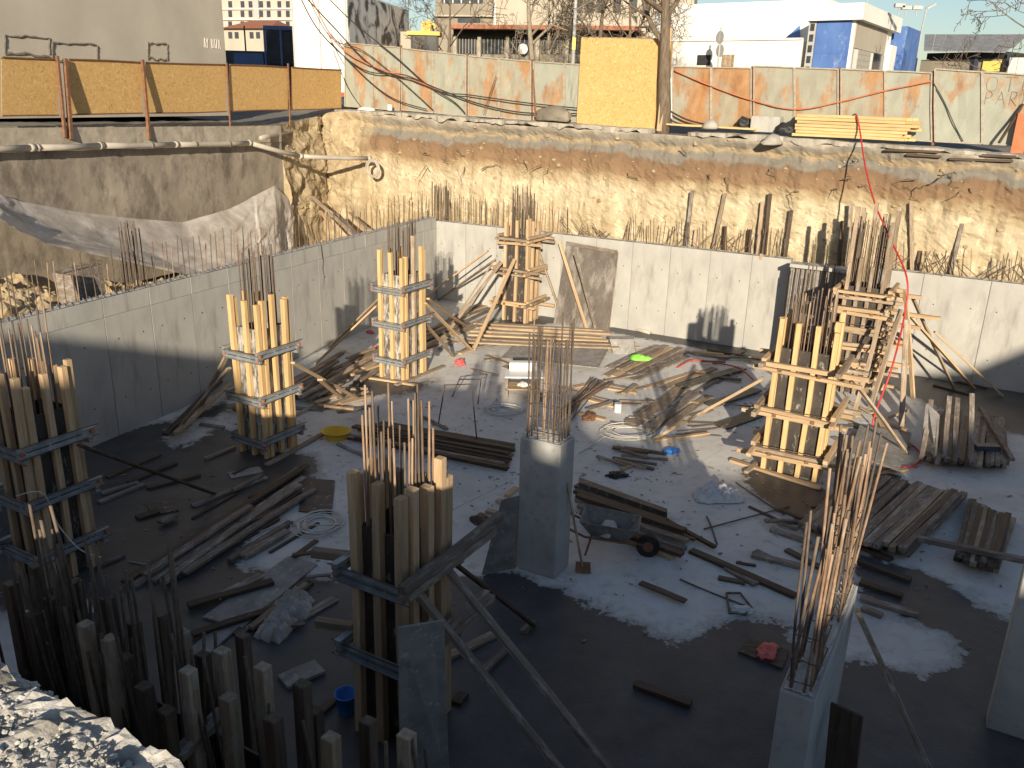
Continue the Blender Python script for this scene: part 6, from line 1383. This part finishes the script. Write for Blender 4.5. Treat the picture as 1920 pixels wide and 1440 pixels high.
# roots and twigs on the bank
tw = MB()
for i in range(26):
    x = random.uniform(700, 1920); y = 285+(x-700)*.045+random.uniform(-25, 40); p = onpl(x, y, FP, -1.25); pts = [p]
    for q in range(5): pts.append(pts[-1]+Vector((random.gauss(0, .12), random.gauss(-.02, .04), random.gauss(-.05, .08))))
    tw.tube(pts, [.02, .016, .012, .01, .007, .004], 5)
T(tw.build('roots', 'bark', None, True), 'torn roots and twigs hanging from the far earth bank', 'roots', kind='stuff')
# small wood scraps and crumbs
mb = MB()
for i in range(700):
    if i < 420: x, y = random.uniform(560, 1700), random.uniform(640, 960)
    else: x, y = random.uniform(200, 1900), random.triangular(860, 1250, 880)
    p = fl(x, y, .008); a_ = random.random()*6.28; d_ = Vector((math.cos(a_), math.sin(a_), 0)); mb.box(p+UP*.004, (random.uniform(.015, .13)*(1 if y < 900 else .6), random.uniform(.008, .03), .009), (d_, UP.cross(d_), UP))
T(mb.build('wood_scraps', 'wood_old'), 'small wood chips and scraps strewn over the pit floor', 'scraps', kind='stuff')

# crack and small things by the walls
pts = [onpl(x, y, (CORN, nL), -.004) for x, y in ((602, 460), (604, 478), (606, 490), (605, 505), (608, 520), (607, 543))]
MB().tube(pts, [.012, .016, .012, .012, .008, .003], 4).build('crack', 'dark_gap', wl)
pts = [fl(1175, 612, .05), fl(1219, 624, .05)]; T(MB().tube(pts, .06, 10).build('pipe_offcut', 'pvc', None, True), 'short white pipe offcut lying at the foot of the back wall', 'pipe')
plank((1326, 656), (1440, 674), .08, .05, 'wood_dark', 'dark thin plank lying in the shadow at the foot of the back wall')
plank((1255, 652), (1300, 662), .12, .04, 'wood_old', 'small brown board lying at the foot of the back wall'); plank((1750, 722), (1826, 742), .08, .05, 'wood_dark', 'dark plank on the wet floor under the right braces, nearer'); plank((1795, 716), (1850, 728), .08, .05, 'wood_dark', 'dark plank on the wet floor under the right braces, farther')
# tell alike things apart by their order
def ordinals(group, fmt, key):
    L_ = sorted([o for o in col.objects if o.get('group') == group and not o.parent], key=key)
    for i, o in enumerate(L_):
        if i < len(ORD): o['label'] = fmt.format(ORD[i])
ordinals('timbers propped behind the back wall', 'weathered timber propped behind the back wall, {} from the left', lambda o: o.matrix_basis.translation.x)
ordinals('fresh boards by the tree', 'fresh yellow board lying flat by the bare tree, {} from the pit', lambda o: o.matrix_basis.translation.y)
ordinals('boards leaning in the earth corner', 'long board leaning in the earth corner, {} from the left', lambda o: o.matrix_basis.translation.x)
ordinals('timbers in the bank edge', 'dark timber embedded in the bank edge, {} from the left', lambda o: o.matrix_basis.translation.x)
ordinals('long planks lying in a bundle on the left', 'long grey plank in the left floor bundle, {} from the left wall', lambda o: o.matrix_basis.translation.x)
ordinals('timbers leaning on the far right stack', 'timber leaning upright on the far right stack, {} from the left', lambda o: o.matrix_basis.translation.x)
ordinals('plywood sheets in the flat stack', 'grey plywood sheet in the flat stack behind the central rebar, {} from the floor', lambda o: o.matrix_basis.translation.z)

# crumbs and stones caught on the face of the bank
pts = []
bk_ = bpy.data.objects['excavation_bank'].data; kk = len(rows)
for _ in range(1300):
    i = random.randrange(nT); j = random.randrange(2, 44); p = bk_.vertices[i*kk+j].co
    if p.y < 18: continue
    pts.append((p.copy(), random.choice((.02, .025, .03, .04, .06, .085))*random.uniform(.7, 1.2)))
rocks('bank_stones', pts, 'clod', 'small stones and crumbs caught on the face of the far earth bank')
# more loose boards across the rear floor
random.seed(99)
for (x0, x1, y0, y1, n, sl0, sl1, where) in ((560, 700, 700, 770, 16, -.6, .3, 'between the two sunlit columns at the left'), (830, 940, 600, 660, 12, -.6, .1, 'under the braces left of the far column'), (1150, 1420, 650, 800, 26, -.7, .4, 'left of the large black-panelled formwork'), (1560, 1720, 760, 880, 12, -.5, .6, 'around the red hose on the floor'), (900, 960, 640, 700, 5, -.4, .4, 'left of the flat plywood stack'), (1080, 1250, 720, 800, 8, -.4, .5, 'beside the white can'), (250, 560, 880, 1060, 14, -.7, -.3, 'around the long plank bundle at the left'), (1440, 1560, 940, 1060, 8, -.1, .6, 'behind the rusty rebar at the right'), (440, 620, 1000, 1180, 8, -.7, .1, 'around the pale plywood in the left foreground'), (1240, 1440, 960, 1120, 7, .1, .6, 'on the shaded floor below the white sack')):
    rl = 'loose scattered board '+where; rg = 'scattered boards '+where
    for i in range(n):
        cx, cy = random.uniform(x0, x1), random.uniform(y0, y1); dx = random.uniform(18, 60)*(1+(cy-600)/700); sl_ = random.uniform(sl0, sl1)
        plank((cx-dx/2, cy-sl_*dx/2), (cx+dx/2, cy+sl_*dx/2), random.choice((.06, .09, .12, .16)), random.choice((.03, .05)), random.choice(('wood_old', 'wood_grey', 'wood_grey', 'wood_pine')) if cy < 880 else random.choice(('wood_dark', 'wood_grey')), rl, random.choice((0, .05)), rg)
# more props
for par_, a_, Y, b_ in ((fA, (430, 690), 16.0, (330, 808)), (fA, (440, 640), 16.1, (372, 770)), (fB, (712, 560), 21.4, (618, 650)), (fB, (790, 600), 21.7, (850, 668)), (fB, (802, 560), 21.8, (872, 610)), (fC, (1010, 470), 27.9, (1056, 600)), (fG, (1712, 560), 20.8, (1790, 730)), (fG, (1650, 600), 20.2, (1600, 780)), (fD, (1590, 700), 15.9, (1700, 850))):
    brace(par_, a_, Y, b_, .1, .05, random.choice(('wood_pine', 'wood_old', 'wood_old')))
